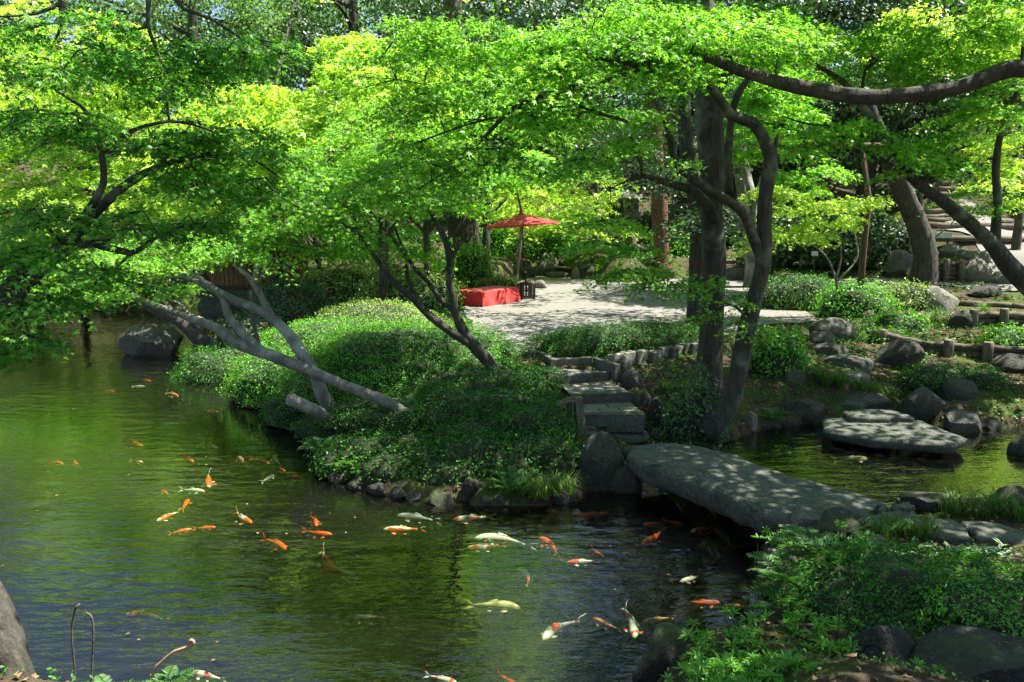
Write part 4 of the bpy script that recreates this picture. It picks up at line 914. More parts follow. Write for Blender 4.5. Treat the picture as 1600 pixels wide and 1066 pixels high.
# --- straight old trunk beside the steps
t = Tree('old_tree', 'thick straight trunk rising beside the paved steps', hit(1108, 622), 'bark')
D = 13.4
t.limb([(1106, 632, D, .27), (1108, 600, D, .22), (1112, 540, D, .205), (1116, 430, D, .195), (1114, 330, D, .19), (1112, 240, D, .205), (1108, 180, D, .22), (1106, 120, D, .19), (1100, 30, D, .17), (1090, -120, D, .15), (1080, -300, D, .12)], 'trunk', 14, flare=.25)
t.limb([(1108, 170, D, .1), (1085, 110, D, .09), (1050, 60, 13.2, .07), (1000, 10, 13, .04)])
t.limb([(1110, 160, D, .1), (1145, 100, D, .08), (1180, 30, 13.6, .06), (1230, -60, 13.8, .04)])
t.cloud((4.6, 14.0, 9.4), (4.0, 2.8, 1.1), 70, 1.0, 70, size=.17, kind='wide', tint=(.4, .3))  # out-of-frame crown, here and below, added to dapple bank and court
t.cloud((6.5, 17.5, 10.6), (4.0, 2.6, .9), 26, 1.1, 70, size=.18, kind='wide', tint=(.4, .3))
for a in [(1010, 20, 60, 40, 12.6, 13.6, 6), (1200, 20, 60, 40, 13, 14, 6), (1090, 60, 80, 40, 12.8, 14, 8)]: t.pads(*a, R=.6, leaves=130, size=.09, tint=(.4, .3))
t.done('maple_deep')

# --- twisted maple in front of it
t = Tree('maple_tree', 'twisted maple with an elbowed limb growing at the pool edge by the bridge', hit(1112, 668), 'bark')
D = 12.3
t.limb([(1100, 676, D, .19), (1122, 655, D, .16), (1145, 620, D, .145), (1156, 570, D, .135), (1168, 510, D, .13), (1180, 465, D, .125), (1192, 415, D, .115), (1194, 385, D, .13), (1194, 340, D, .11), (1196, 300, D, .105), (1203, 262, D, .11), (1204, 244, D, .10), (1190, 210, D, .085), (1178, 192, D, .085), (1158, 186, 12.2, .08), (1140, 178, 12.2, .075), (1120, 148, 12.1, .065), (1095, 118, 12, .05), (1075, 95, 12, .03)], 'trunk', 12, flare=.3, rough=.14)
t.limb([(1190, 400, D, .085), (1178, 372, 12.2, .08), (1168, 345, 12.2, .075), (1150, 322, 12.1, .075), (1110, 298, 12.0, .07), (1085, 280, 12, .066), (1064, 264, 11.9, .062), (1053, 245, 11.9, .055), (1043, 196, 11.8, .05), (1020, 147, 11.7, .045), (986, 108, 11.6, .035), (950, 80, 11.5, .02)])
t.limb([(1112, 330, 12.3, .09), (1085, 300, 12.2, .075), (1065, 292, 12.1, .065), (1036, 284, 12, .055), (1003, 276, 12, .03), (975, 285, 12, .014), (945, 300, 12, .006)])
t.limb([(1118, 345, 12.5, .07), (1112, 335, 12.4, .09), (1104, 318, 12.3, .09)])
t.limb([(1140, 300, 12.8, .06), (1138, 236, 12.8, .06), (1148, 162, 12.7, .055), (1168, 125, 12.6, .05), (1195, 85, 12.6, .04), (1225, 80, 12.6, .02)])
t.limb([(1204, 246, D, .05), (1212, 225, D, .035), (1215, 210, D, .02)])
t.limb([(1170, 500, D, .03), (1150, 480, 12.2, .02), (1120, 470, 12.1, .008)])
for a in [(1130, 470, 45, 35, 11.9, 12.3, 6), (1165, 520, 40, 20, 12, 12.2, 4), (1100, 500, 30, 15, 12, 12.2, 2)]: t.pads(*a, R=.28, leaves=80, size=.05, tint=(.6, .3))
for a in [(975, 345, 45, 12, 11.6, 12.4, 4), (960, 385, 60, 14, 11.6, 12.4, 5), (1010, 430, 60, 12, 11.6, 12.2, 6), (1060, 440, 40, 12, 11.8, 12.2, 4), (960, 180, 70, 40, 11.2, 12.2, 8), (1020, 230, 50, 40, 11.6, 12.4, 5), (1040, 100, 60, 40, 11.6, 12.6, 8), (1180, 50, 60, 40, 12, 13, 8), (900, 260, 70, 30, 11.4, 12.4, 8), (1050, 170, 40, 40, 11.6, 12.4, 4)]:
    t.pads(*a, R=.5, leaves=165, size=.063, tint=(.5, .4))
t.cloud((4.8, 12.2, 8.2), (2.6, 1.8, .7), 26, .9, 70, size=.16, kind='wide', tint=(.5, .3))  # unseen canopy added to shade the pool and steps
t.done('maple')

# --- leaning maple on the right, propped
t = Tree('maple_tree', 'leaning dark maple on the right with forked limbs over the gravel path', A(1730, 600, 15.2), 'bark')
t.limb([(1740, 612, 15.2, 0.252), (1690, 545, 15.1, 0.2184), (1640, 480, 15, 0.1974), (1600, 438, 15, 0.1806), (1575, 412, 15, 0.168), (1556, 388, 15, 0.1428), (1530, 362, 15, 0.126), (1500, 336, 15, 0.1176), (1465, 308, 15, 0.105), (1430, 283, 15, 0.0966), (1408, 250, 15, 0.0798), (1384, 216, 15, 0.0714), (1362, 185, 15, 0.063), (1340, 155, 15, 0.0588), (1317, 128, 15, 0.0504), (1269, 98, 15, 0.0378), (1229, 81, 15, 0.021)], 'trunk', 12)
t.limb([(1556, 392, 15, 0.1092), (1556, 350, 15.1, 0.084), (1558, 310, 15.1, 0.0756), (1556, 260, 15.2, 0.0714), (1566, 200, 15.2, 0.0588), (1590, 140, 15.2, 0.042), (1600, 60, 15.2, 0.0252)])
t.limb([(1430, 284, 14.95, 0.0672), (1404, 268, 14.9, 0.0605), (1370, 247, 14.8, 0.0546), (1340, 226, 14.8, 0.0462), (1318, 214, 14.8, 0.0378), (1296, 199, 14.8, 0.0336), (1263, 194, 14.8, 0.021), (1222, 182, 14.8, 0.0101)])
t.limb([(1386, 218, 15, 0.042), (1404, 190, 15, 0.0378), (1425, 165, 15, 0.0319), (1448, 149, 15, 0.021), (1475, 145, 15, 0.0101)])
t.limb([(1470, 312, 15, 0.0252), (1500, 330, 14.8, 0.0168), (1490, 345, 14.7, 0.0101)])
t.limb([(1345, 160, 15, 0.0336), (1352, 110, 15.2, 0.0252), (1370, 95, 15.4, 0.0168)])
for a in [(1330, 95, 80, 25, 14.6, 16, 10), (1440, 100, 90, 25, 14.6, 16, 14), (1500, 60, 90, 35, 14.6, 16.4, 14), (1400, 55, 80, 30, 14.8, 16.4, 10), (1420, 225, 60, 25, 14.4, 15.6, 9), (1440, 260, 45, 20, 14.4, 15.4, 6), (1320, 205, 60, 16, 14.2, 15.2, 6), (1530, 170, 60, 30, 14.6, 16, 10), (1560, 110, 50, 30, 14.8, 16, 6), (1270, 215, 50, 18, 14.4, 15.4, 4), (1540, 300, 40, 30, 14.6, 15.6, 4), (1580, 30, 60, 40, 14.6, 16, 8), (1260, 60, 60, 30, 14.4, 15.6, 8)]:
    t.pads(*a, R=.55, leaves=155, size=.072, tint=(.55, .4))
t.cloud((10.0, 14.5, 8.8), (3.4, 2.4, .9), 56, .95, 70, size=.17, kind='wide')  # two unseen crown layers added to shade the pool and right bank
t.cloud((12.6, 18.2, 9.6), (3.6, 2.8, .8), 44, 1.0, 70, size=.18, kind='wide')
t.done('maple')

# --- the two low layered maples behind the twisted trunk
t = Tree('maple_sapling', 'young yellow-green maple in flat layers left of the prop pole', hit(1306, 446), 'bark_pale')
t.limb([(1308, 452, 20.8, .035), (1304, 430, 20.8, .03), (1290, 400, 20.7, .025), (1262, 378, 20.6, .02), (1225, 362, 20.5, .012)], 'trunk')
t.limb([(1306, 440, 20.8, .03), (1314, 400, 20.7, .024), (1310, 372, 20.7, .02), (1296, 352, 20.6, .01)])
t.limb([(1308, 440, 20.8, .03), (1340, 400, 20.9, .02), (1330, 345, 20.9, .01)])
for a in [(1240, 355, 60, 14, 19.8, 21, 9), (1215, 300, 40, 8, 20, 21, 5), (1290, 310, 60, 12, 20, 21, 8), (1200, 375, 40, 12, 20, 21, 4), (1310, 345, 50, 12, 20, 21, 5), (1240, 320, 60, 8, 20, 21, 4)]: t.pads(*a, R=.6, leaves=120, size=.095, tint=(.6, .35))
t.done('maple_gold')
t = Tree('maple_sapling', 'slender pale sapling in front of the tall sunlit boulder', hit(1424, 441), 'bark_pale')
D = t.base[1]
t.limb([(1424, 446, D, .085), (1430, 410, D, .07), (1436, 375, D, .06), (1438, 340, D, .045), (1441, 300, D, .03)], 'trunk'); t.limb([(1436, 388, D, .04), (1460, 372, D, .03), (1487, 350, D, .015)])
for a in [(1440, 330, 22, 8, D - .4, D + .4, 3), (1380, 318, 40, 8, D - .5, D + .5, 4), (1500, 318, 30, 10, D - .4, D + .4, 3)]: t.pads(*a, R=.5, leaves=90, size=.08, tint=(.7, .3))
t.done('maple_gold')

# --- maple on the azalea bank by the court
t = Tree('maple_tree', 'maple forking low on the azalea bank in front of the sandy court', hit(788, 622), 'bark')
D = 13.8
t.limb([(792, 632, D, 0.1428), (782, 600, D, 0.1218), (765, 568, D, 0.1134), (745, 545, D, 0.105), (728, 524, D, 0.0924), (716, 498, D, 0.0798), (708, 470, D, 0.0714), (702, 440, D, 0.0672), (704, 410, D, 0.0655), (696, 375, D, 0.0588), (682, 350, 13.9, 0.0462), (670, 320, 14, 0.0336), (660, 270, 14, 0.0168)], 'trunk', 12, flare=.2)
t.limb([(738, 540, D, 0.0798), (700, 516, 13.7, 0.0714), (670, 492, 13.7, 0.0672), (640, 462, 13.6, 0.0588), (615, 440, 13.6, 0.0504), (592, 410, 13.5, 0.042), (565, 372, 13.5, 0.0336), (535, 350, 13.4, 0.0252), (490, 325, 13.4, 0.0126)])
t.limb([(670, 492, 13.7, 0.042), (648, 462, 13.8, 0.042), (636, 430, 13.9, 0.0378), (634, 400, 14, 0.0336), (615, 375, 14, 0.0294), (590, 345, 14, 0.0252), (560, 300, 14, 0.0126)])
t.limb([(712, 488, D, 0.0504), (690, 470, 13.9, 0.0462), (668, 440, 14, 0.042), (648, 420, 14.1, 0.0378), (630, 390, 14.2, 0.0294), (615, 350, 14.3, 0.0168)])
t.limb([(704, 412, D, 0.0378), (712, 390, 13.8, 0.0336), (710, 365, 13.8, 0.0252), (730, 340, 13.8, 0.0126)])
for a in [(520, 305, 80, 40, 12.8, 14.2, 14), (620, 300, 90, 40, 13, 14.8, 16), (680, 300, 50, 30, 13.2, 14.8, 9), (560, 260, 100, 45, 13, 15, 18), (660, 250, 80, 40, 13.2, 15, 14), (470, 355, 60, 25, 12.8, 14, 6), (560, 370, 50, 16, 13, 14, 3), (700, 235, 50, 30, 13.6, 15, 6), (610, 200, 90, 40, 13.4, 15.4, 12), (640, 400, 25, 12, 13.6, 14.4, 2)]:
    t.pads(*a, R=.58, leaves=180, size=.066, tint=(.5, .4))
t.done('maple')

# --- leaning maples over the water
t = Tree('maple_tree', 'mottled grey maple curving up out of the azalea bank over the water', hit(556, 676), 'bark_pale')
D = 13.0
t.limb([(566, 684, D, .135), (540, 663, D, .125), (518, 640, D, .12), (503, 618, D, .115), (493, 586, 13.1, .108), (473, 553, 13.2, .1), (448, 520, 13.3, .095), (422, 495, 13.4, .09), (396, 480, 13.5, .08), (371, 472, 13.6, .075), (345, 458, 13.7, .055), (320, 440, 13.8, .04), (285, 415, 13.9, .02)], 'trunk', 12)
t.limb([(425, 497, 13.4, .07), (410, 468, 13.5, .062), (398, 445, 13.5, .055), (380, 425, 13.6, .04), (364, 414, 13.6, .02)])
t.limb([(398, 446, 13.5, .045), (400, 425, 13.5, .04), (406, 400, 13.6, .025), (412, 380, 13.6, .012)])
t.limb([(399, 448, 13.5, .035), (410, 432, 13.4, .028), (425, 420, 13.4, .012)])
t.limb([(408, 552, 13.8, .035), (400, 520, 13.8, .035), (394, 480, 13.8, .04), (392, 455, 13.8, .03)])
t.limb([(538, 667, 12.9, .105), (515, 655, 12.7, .10), (490, 640, 12.5, .098), (468, 630, 12.4, .096), (452, 622, 12.3, .1)], 'sawn_stub')
for a in [(400, 385, 70, 25, 13, 14.2, 8), (330, 385, 70, 28, 13.2, 14.4, 9), (450, 365, 40, 20, 13, 14, 4), (270, 380, 50, 22, 13.2, 14.2, 5), (430, 335, 60, 28, 13, 14.4, 7)]: t.pads(*a, R=.5, leaves=165, size=.063, tint=(.6, .4))
t.done('maple')
t = Tree('maple_tree', 'low trunk leaning far out over the pond from the azalea bank', hit(690, 676), 'bark_pale')  # paler bark puts sunlight on this trunk into its colour
D = 12.4
t.limb([(716, 682, D, 0.0748), (690, 667, D, 0.0792), (640, 648, D, 0.0827), (590, 622, 12.5, 0.0854), (540, 603, 12.7, 0.088), (480, 577, 12.9, 0.0924), (425, 556, 13.2, 0.0968), (388, 544, 13.4, 0.0968), (360, 528, 13.6, 0.0924), (338, 512, 13.8, 0.0836), (294, 495, 14.2, 0.0704), (236, 475, 14.6, 0.0528), (196, 455, 14.9, 0.0264), (160, 440, 15, 0.0106)], 'trunk', 12)
t.limb([(420, 556, 13.2, 0.0792), (400, 540, 13.3, 0.0774), (380, 522, 13.4, 0.0748), (365, 505, 13.5, 0.0704), (354, 485, 13.6, 0.066), (348, 466, 13.7, 0.0616), (328, 448, 13.8, 0.0572), (305, 440, 13.9, 0.0484), (290, 434, 14, 0.0396), (280, 418, 14.1, 0.0352), (253, 400, 14.2, 0.0194)])
t.limb([(300, 498, 14.2, 0.0352), (285, 478, 14.3, 0.0264), (270, 470, 14.4, 0.0123)])
t.limb([(290, 435, 14, 0.022), (272, 433, 14, 0.0176), (262, 434, 14, 0.0088)])
for a in [(230, 405, 60, 24, 13.8, 15, 8), (165, 415, 55, 24, 14, 15.2, 7), (255, 445, 40, 12, 13.6, 14.6, 3), (185, 448, 45, 14, 14.2, 15, 4), (140, 462, 40, 12, 14.2, 15, 3)]: t.pads(*a, R=.5, leaves=165, size=.063, tint=(.65, .4))
t.done('maple')
t = Tree('maple_tree', 'thick dark trunk leaning out behind the pond boulder', A(330, 548, 20.3), 'bark_dark')
t.limb([(338, 556, 20.3, .23), (318, 536, 20.3, .21), (295, 512, 20.4, .19), (268, 494, 20.6, .16), (240, 482, 20.8, .13), (205, 462, 21, .09), (160, 440, 21.2, .05)], 'trunk', 10)
t.limb([(285, 503, 20.5, .1), (262, 478, 20.6, .08), (240, 450, 20.8, .05), (210, 420, 21, .03)])
for a in [(120, 405, 90, 34, 20, 22, 12), (220, 390, 80, 34, 20, 22, 10), (50, 430, 60, 22, 20, 23, 7)]: t.pads(*a, R=.75, leaves=110, size=.11, tint=(.6, .35))
t.done('maple')

# --- bright maples beyond, between the pond and the court
def far_maple(label, px, py, D, pads, leafm='maple', r=.14, lean=0, barkm='bark', R=.9, leaves=130, size=.15, tint=(.55, .45), tall=()):
    b = A(px, py, D); b[2] = Z(b[0], b[1]); t = Tree('maple_tree', label, b, barkm, 'bright maples beyond the pond and court'); h = 2.6
    t.limb([(b[0], b[1], b[2] - .2, r * 1.2), (b[0] + lean * .3, b[1], b[2] + h * .4, r), (b[0] + lean, b[1], b[2] + h, r * .75), (b[0] + lean * 1.6, b[1], b[2] + h * 1.6, r * .5)], 'trunk', 9, world=True)
    for s in (-1, 1, .3):
        t.limb([(b[0] + lean * .8, b[1], b[2] + h * .8, r * .6), (b[0] + lean + s * 1.1, b[1] + .3 * s, b[2] + h * 1.25, r * .4), (b[0] + lean + s * 2.2, b[1] - .4 * s, b[2] + h * 1.7, r * .2)], world=True)
    for a in pads: t.pads(*a[:6], int(a[6] * 1.4), R=R, leaves=leaves, size=size, tint=tint, kind='maple3')
    for c_ in tall: t.cloud(*c_, 1.3, 70, size=.24, kind='wide')  # high unseen crowns, added for their reflection in the water
    t.done(leafm)
far_maple('glowing yellow-green maple directly behind the hut', 430, 440, 25, [(400, 200, 110, 70, 22, 26, 34), (470, 290, 80, 50, 22, 25, 16), (380, 320, 90, 40, 22, 25, 16), (300, 250, 80, 60, 23, 27, 18), (330, 380, 80, 40, 22, 26, 12)], 'maple_gold', tall=[((-7, 31, 14), (3.5, 2.5, 2.0), 30)])
far_maple('tall bright maple behind the forking maple on the bank', 600, 440, 23, [(560, 160, 110, 60, 20, 25, 30), (620, 90, 110, 50, 21, 26, 24), (520, 230, 80, 40, 20, 24, 14)], 'maple_gold', tall=[((-.5, 28, 13), (3.0, 2.5, 1.8), 26)])
far_maple('bright maple over the far corner of the pond', 130, 470, 31, [(120, 330, 130, 60, 27, 33, 34), (60, 250, 110, 60, 28, 34, 26), (240, 300, 90, 60, 26, 32, 22), (30, 400, 80, 40, 27, 33, 22), (200, 400, 90, 40, 27, 32, 18)], 'maple_gold', R=1.2, size=.16)
far_maple('pale maple filling the upper left behind the near branches', 60, 480, 34, [(80, 90, 150, 90, 28, 36, 44), (230, 150, 120, 70, 28, 34, 28), (-60, 300, 80, 120, 28, 34, 16)], 'maple_gold', R=1.3, size=.17, tall=[((-12, 36, 16), (4, 3, 2.2), 30)])
far_maple('maple with layered branches above the parasol', 668, 434, 24.5, [(760, 250, 80, 30, 22, 26, 16), (800, 270, 50, 16, 25, 27, 5), (700, 180, 80, 40, 22, 26, 14), (880, 180, 60, 30, 26, 29, 6), (690, 310, 50, 20, 22, 25, 8)], 'maple', r=.1)
far_maple('bright maple behind the stone lantern', 930, 400, 36, [(900, 300, 70, 40, 32, 36, 14), (850, 340, 60, 20, 32, 36, 10), (780, 310, 70, 40, 30, 36, 12), (930, 350, 50, 20, 31, 34, 6)], 'maple_gold', R=1.1, size=.16)
far_maple('green maple arching over the far steps on the right', 1190, 400, 27, [(1180, 200, 60, 60, 24, 28, 14), (1240, 150, 70, 50, 24, 28, 14), (1260, 270, 50, 40, 24, 28, 8), (1160, 110, 60, 50, 24, 28, 10)], 'maple', r=.25, barkm='bark_pale', lean=-.6)
far_maple('pale yellow maple high at the upper right corner', 1590, 360, 30, [(1560, 60, 90, 60, 26, 31, 22), (1590, 200, 60, 60, 26, 30, 14), (1450, 40, 80, 40, 26, 32, 14), (1580, 290, 40, 30, 24, 27, 6)], 'maple_gold', R=1.1, size=.15)
far_maple('broad bright maple spreading behind the parasol and bench', 760, 420, 30, [(600, 370, 60, 30, 27, 31, 12), (500, 380, 60, 30, 27, 31, 10), (690, 400, 40, 20, 27, 30, 4), (640, 180, 110, 60, 27, 32, 24), (760, 120, 100, 70, 27, 32, 22)], 'maple', R=1.1, size=.15)

# --- trunks standing alone
def column(name, label, pts, barkm, leafm=None, pads=(), over=(), **k):
    b = A(*pts[0][:3]); b[2] = Z(b[0], b[1]); t = Tree(name, label, b, barkm); q0 = A(*pts[0][:3]); t.limb([(q0[0], q0[1], min(b[2], q0[2]) - .3, pts[0][3] * 1.1)] + [(*A(x, y, D), r) for x, y, D, r in pts], 'trunk', 12, flare=.2, world=True)
    for a in pads: t.pads(*a, **k)
    for c_ in over: t.cloud(*c_, 1.15, 70, size=.2, kind='wide', tint=(.4, .3))  # unseen canopy pads added to dapple the court with shade
    t.done(leafm or 'evergreen')
column('cedar_tree', 'straight cedar trunk with stripped reddish bark at the back of the court', [(1036, 421, 32.5, .33), (1031, 340, 32.5, .31), (1026, 250, 32.5, .28), (1020, 120, 32.5, .25), (1015, -120, 32.5, .2)], 'bark_red', 'evergreen', [(1020, 120, 60, 60, 31, 34, 12), (1010, 210, 60, 30, 31, 34, 6)], R=1.1, leaves=110, size=.2, kind='slim')
column('old_tree', 'very thick furrowed trunk among the maples behind the bench', [(726, 378, 31, .58), (722, 330, 31, .55), (716, 260, 31, .5), (712, 120, 31, .42), (705, -80, 31, .3)], 'bark_dark', 'evergreen', [(700, 60, 70, 60, 29, 33, 10)], R=1.1, leaves=110, size=.2, kind='oval')
column('old_tree', 'dark trunk just left of the thick straight trunk, at the hedge', [(1086, 492, 18, .2), (1088, 440, 18, .19), (1092, 380, 18, .19), (1085, 300, 18, .18), (1070, 200, 18, .16), (1065, 60, 18, .12)], 'bark_dark', 'evergreen', [(1080, 350, 40, 30, 17, 19, 8), (1100, 330, 40, 30, 16, 18, 6), (1040, 260, 60, 50, 17, 20, 14), (980, 220, 80, 50, 18, 22, 16)], over=[((7.6, 20.6, 11), (4.2, 2.6, .9), 32)], R=.7, leaves=90, size=.12, kind='oval')
column('old_tree', 'leaning dark trunk behind the slender pale sapling', [(1446, 400, 25, .36), (1432, 350, 25, .34), (1412, 300, 25, .3), (1385, 240, 25, .26), (1350, 150, 25, .2)], 'bark_dark', 'evergreen', [(1330, 120, 60, 40, 24, 27, 8)], R=.9, leaves=100, size=.16, kind='oval')
column('old_tree', 'pale sunlit trunk glimpsed between the straight and the twisted trunk', [(1182, 400, 29, .36), (1170, 320, 29, .32), (1155, 240, 29, .28), (1140, 150, 29, .22)], 'bark_pale', 'evergreen', [(1150, 180, 60, 50, 27, 30, 8)], over=[((8.5, 27, 12.4), (4.5, 3.5, .8), 24)], R=1, leaves=100, size=.16, kind='oval')
column('slim_tree', 'slender pale stem standing just behind the parasol pole', [(806, 446, 27, .06), (811, 400, 27, .055), (815, 340, 27, .045), (808, 300, 27, .03)], 'bark_pale', 'maple_gold', [(800, 300, 50, 16, 26, 28, 6)], R=.8, leaves=80, size=.12)
column('slim_tree', 'straight grey pole-like trunk left of the red bench', [(667, 440, 25.5, .1), (666, 400, 25.5, .095), (665, 350, 25.5, .085), (664, 260, 25.5, .07)], 'bark_pale', 'maple', [(665, 270, 60, 30, 24, 27, 6)], R=.8, leaves=80, size=.12)
column('slim_tree', 'slim brown trunk in the thicket right of the hut', [(502, 452, 26, .09), (500, 420, 26, .085), (494, 392, 26, .07), (488, 330, 26, .05)], 'bark_dark', 'maple', [(490, 340, 60, 30, 25, 27, 5)], R=.8, leaves=80, size=.12)

# --- wooded slope behind everything
def wood_tree(label, px, D, h, cr, leafm, n, seed, kind='wide', size=.3, barkm='bark_dark', low=.3, name='forest_tree'):
    x = (px - 800) * PX(D); b = np.array([x, D, Z(x, D)]); t = Tree(name, label, b, barkm, 'trees of the wooded slope'); r = np.random.default_rng(seed)
    tr = .1 + h * .022
    t.limb([(x, D, b[2] - .3, tr * 1.3), (x + r.normal() * .2, D, b[2] + h * .3, tr), (x + r.normal() * .4, D, b[2] + h * .6, tr * .7), (x + r.normal() * .5, D, b[2] + h * .93, tr * .25)], 'trunk', 8, step=.8, world=True)
    for k in range(6):
        z0 = b[2] + h * (low + .1 + .1 * k); a = r.uniform(0, 6.28); t.limb([(x, D, z0, tr * .4), (x + math.cos(a) * cr * .5, D + math.sin(a) * cr * .5, z0 + h * .06, tr * .25), (x + math.cos(a) * cr * .9, D + math.sin(a) * cr * .9, z0 + h * .07, tr * .1)], sides=6, step=.8, world=True)
    m = max(20, n // 70)
    for k in range(m):
        d = unit(r.normal(size=3)) * r.uniform(.35, 1) ** .5; c = np.array([x, D, b[2] + h * (low + 1) / 2]) + d * np.array([cr, cr, h * (1 - low) / 2]); q = n // m
        rr = cr * r.uniform(.2, .36); P = c + unit(r.normal(size=(q, 3))) * (rr * r.uniform(.3, 1, q) ** .5)[:, None] * np.array([1, 1, .6])
        o = unit(P - c); bt_ = np.clip(r.normal(.45, .22), 0, 1)
        put_leaves(t.leaf, P, o + np.array([0, 0, .8]) + r.normal(size=(q, 3)) * .5, o + r.normal(size=(q, 3)) * .7, size * r.uniform(.6, 1.2, q), kind, np.clip(bt_ + r.normal(size=q) * .22, 0, 1))
    t.done(leafm)
WOOD = [('grey-green crown closing the gap above the near hanging branches', 330, 47, 16, 4.4, 'evergreen_haze', 5200), ('dark crown closing the gap above the hut', 570, 46, 16, 4.4, 'evergreen', 5200), ('far pale crown between the two pines', 455, 62, 17, 5, 'evergreen_haze', 5000), ('dark crown at the top between lantern and thick trunk', 790, 48, 16, 4.4, 'evergreen', 5200),
        ('tall evergreen at the far left edge of the wooded slope', -60, 44, 13, 4.2, 'evergreen', 5200), ('dark evergreen left of the pale pine on the slope', 150, 46, 13, 4.4, 'evergreen', 5200), ('grey-green tree behind the near hanging branches', 260, 52, 12, 4.4, 'evergreen_haze', 5200),
        ('pale grey-green pine at the top of the picture', 400, 54, 13, 4.6, 'evergreen_haze', 6000), ('blue-green oak beside the pale pine', 500, 50, 14, 4.4, 'evergreen_haze', 6000), ('second pale crown high above the hut', 600, 56, 16, 4.8, 'evergreen_haze', 5200),
        ('dark evergreen behind the very thick trunk', 700, 44, 13, 4.2, 'evergreen', 5600), ('evergreen behind the parasol on the slope', 830, 42, 12, 4.0, 'evergreen', 5600), ('dark evergreen behind the stone lantern', 960, 41, 12, 4.0, 'evergreen', 6000), ('evergreen behind the red cedar', 1060, 43, 13, 4.0, 'evergreen', 6000),
        ('evergreen seen between the straight and twisted trunks', 1150, 41, 12, 3.8, 'evergreen', 6000), ('glossy dark evergreen right of the twisted trunk', 1250, 40, 12, 3.8, 'evergreen', 6500), ('dark evergreen behind the prop pole', 1340, 39, 12, 3.6, 'evergreen', 6500), ('evergreen left of the log stairs', 1420, 41, 11, 3.2, 'evergreen', 6000),
        ('dark evergreen right above the log stairs', 1530, 44, 10, 3.4, 'evergreen', 6000), ('evergreen against the upper right edge', 1630, 38, 11, 3.6, 'evergreen', 5600), ('tall dark tree rising behind the right-hand evergreens', 1450, 52, 15, 4.6, 'evergreen', 5200), ('tall tree rising behind the prop pole evergreens', 1250, 54, 16, 4.6, 'evergreen', 5200),
        ('tall tree behind the cedar on the upper slope', 1060, 56, 16, 4.8, 'evergreen', 5200), ('tall tree behind the lantern on the upper slope', 880, 56, 16, 4.8, 'evergreen_haze', 5200), ('tall tree closing the slope behind the thick trunk', 740, 58, 15, 4.6, 'evergreen', 5000), ('tall tree on the upper slope at the far left', 40, 58, 15, 5.0, 'evergreen_haze', 5000)]
for i, (lab, px, D, h, cr, lm, n) in enumerate(WOOD):
    wood_tree(lab, px, D, h, cr, lm, int(n * 1.7), 50 + i, 'wide', .21 if D < 48 else .25, low=.12)
# unseen tree added behind the camera to shade the near bank
b = (6.2, 1.2, Z(6.2, 1.2)); t = Tree('old_tree', 'spreading tree behind the viewer shading the near bank', b, 'bark_dark')
t.limb([(6.2, 1.2, b[2] - .2, .34), (6.2, 1.3, b[2] + 2, .28), (6.3, 2, b[2] + 4, .24), (6.0, 3, b[2] + 6.5, .16)], 'trunk', 10, world=True)
t.limb([(6.3, 2, b[2] + 4, .14), (5.0, 3.2, b[2] + 5.4, .1), (3.5, 4.0, b[2] + 6.2, .06)], world=True); t.limb([(6.3, 2, b[2] + 4.2, .14), (7.6, 3.6, b[2] + 5.6, .1), (8.4, 5, b[2] + 6.6, .06)], world=True)
t.cloud((6.8, 4.6, b[2] + 6.4), (3.4, 2.8, 1.0), 90, .95, 80, size=.16, kind='wide', tint=(.4, .3)); t.done('evergreen')

# ------------------------------------------------------------------ clipped azaleas and other shrubs
def dome(c, rx, ry, rz, rz0, seed, n1=28, n2=9, k=1.0, lump=.07, p=2.4):
    V = []
    for j in range(n2 + 1):
        f = (math.pi / 2) * j / n2
        for i in range(n1):
            th = 2 * math.pi * i / n1; cs, sn = math.cos(f) ** (2 / p), math.sin(f) ** (2 / p)
            d = np.array([math.cos(th) * cs, math.sin(th) * cs, sn]); w = 1 + lump * noise.noise(Vector(d * 2.3) + Vector((seed, 0, 0))) * 2
            x, y = d[0] * rx * w * k, d[1] * ry * w * k; V.append((c[0] + x * math.cos(rz0) - y * math.sin(rz0), c[1] + x * math.sin(rz0) + y * math.cos(rz0), c[2] + d[2] * rz * w * k - .12))
    F = [(j * n1 + i, j * n1 + (i + 1) % n1, (j + 1) * n1 + (i + 1) % n1, (j + 1) * n1 + i) for j in range(n2) for i in range(n1)]
    return np.array(V), F
m, nt, N, L, b = mat('bush_interior'); L.new(ramp(nt, tex(nt, 12, 4, .7), [(.3, (.012, .016, .007)), (.7, (.035, .05, .018))]), b.inputs['Base Color']); b.inputs['Roughness'].default_value = 1; M['core'] = m
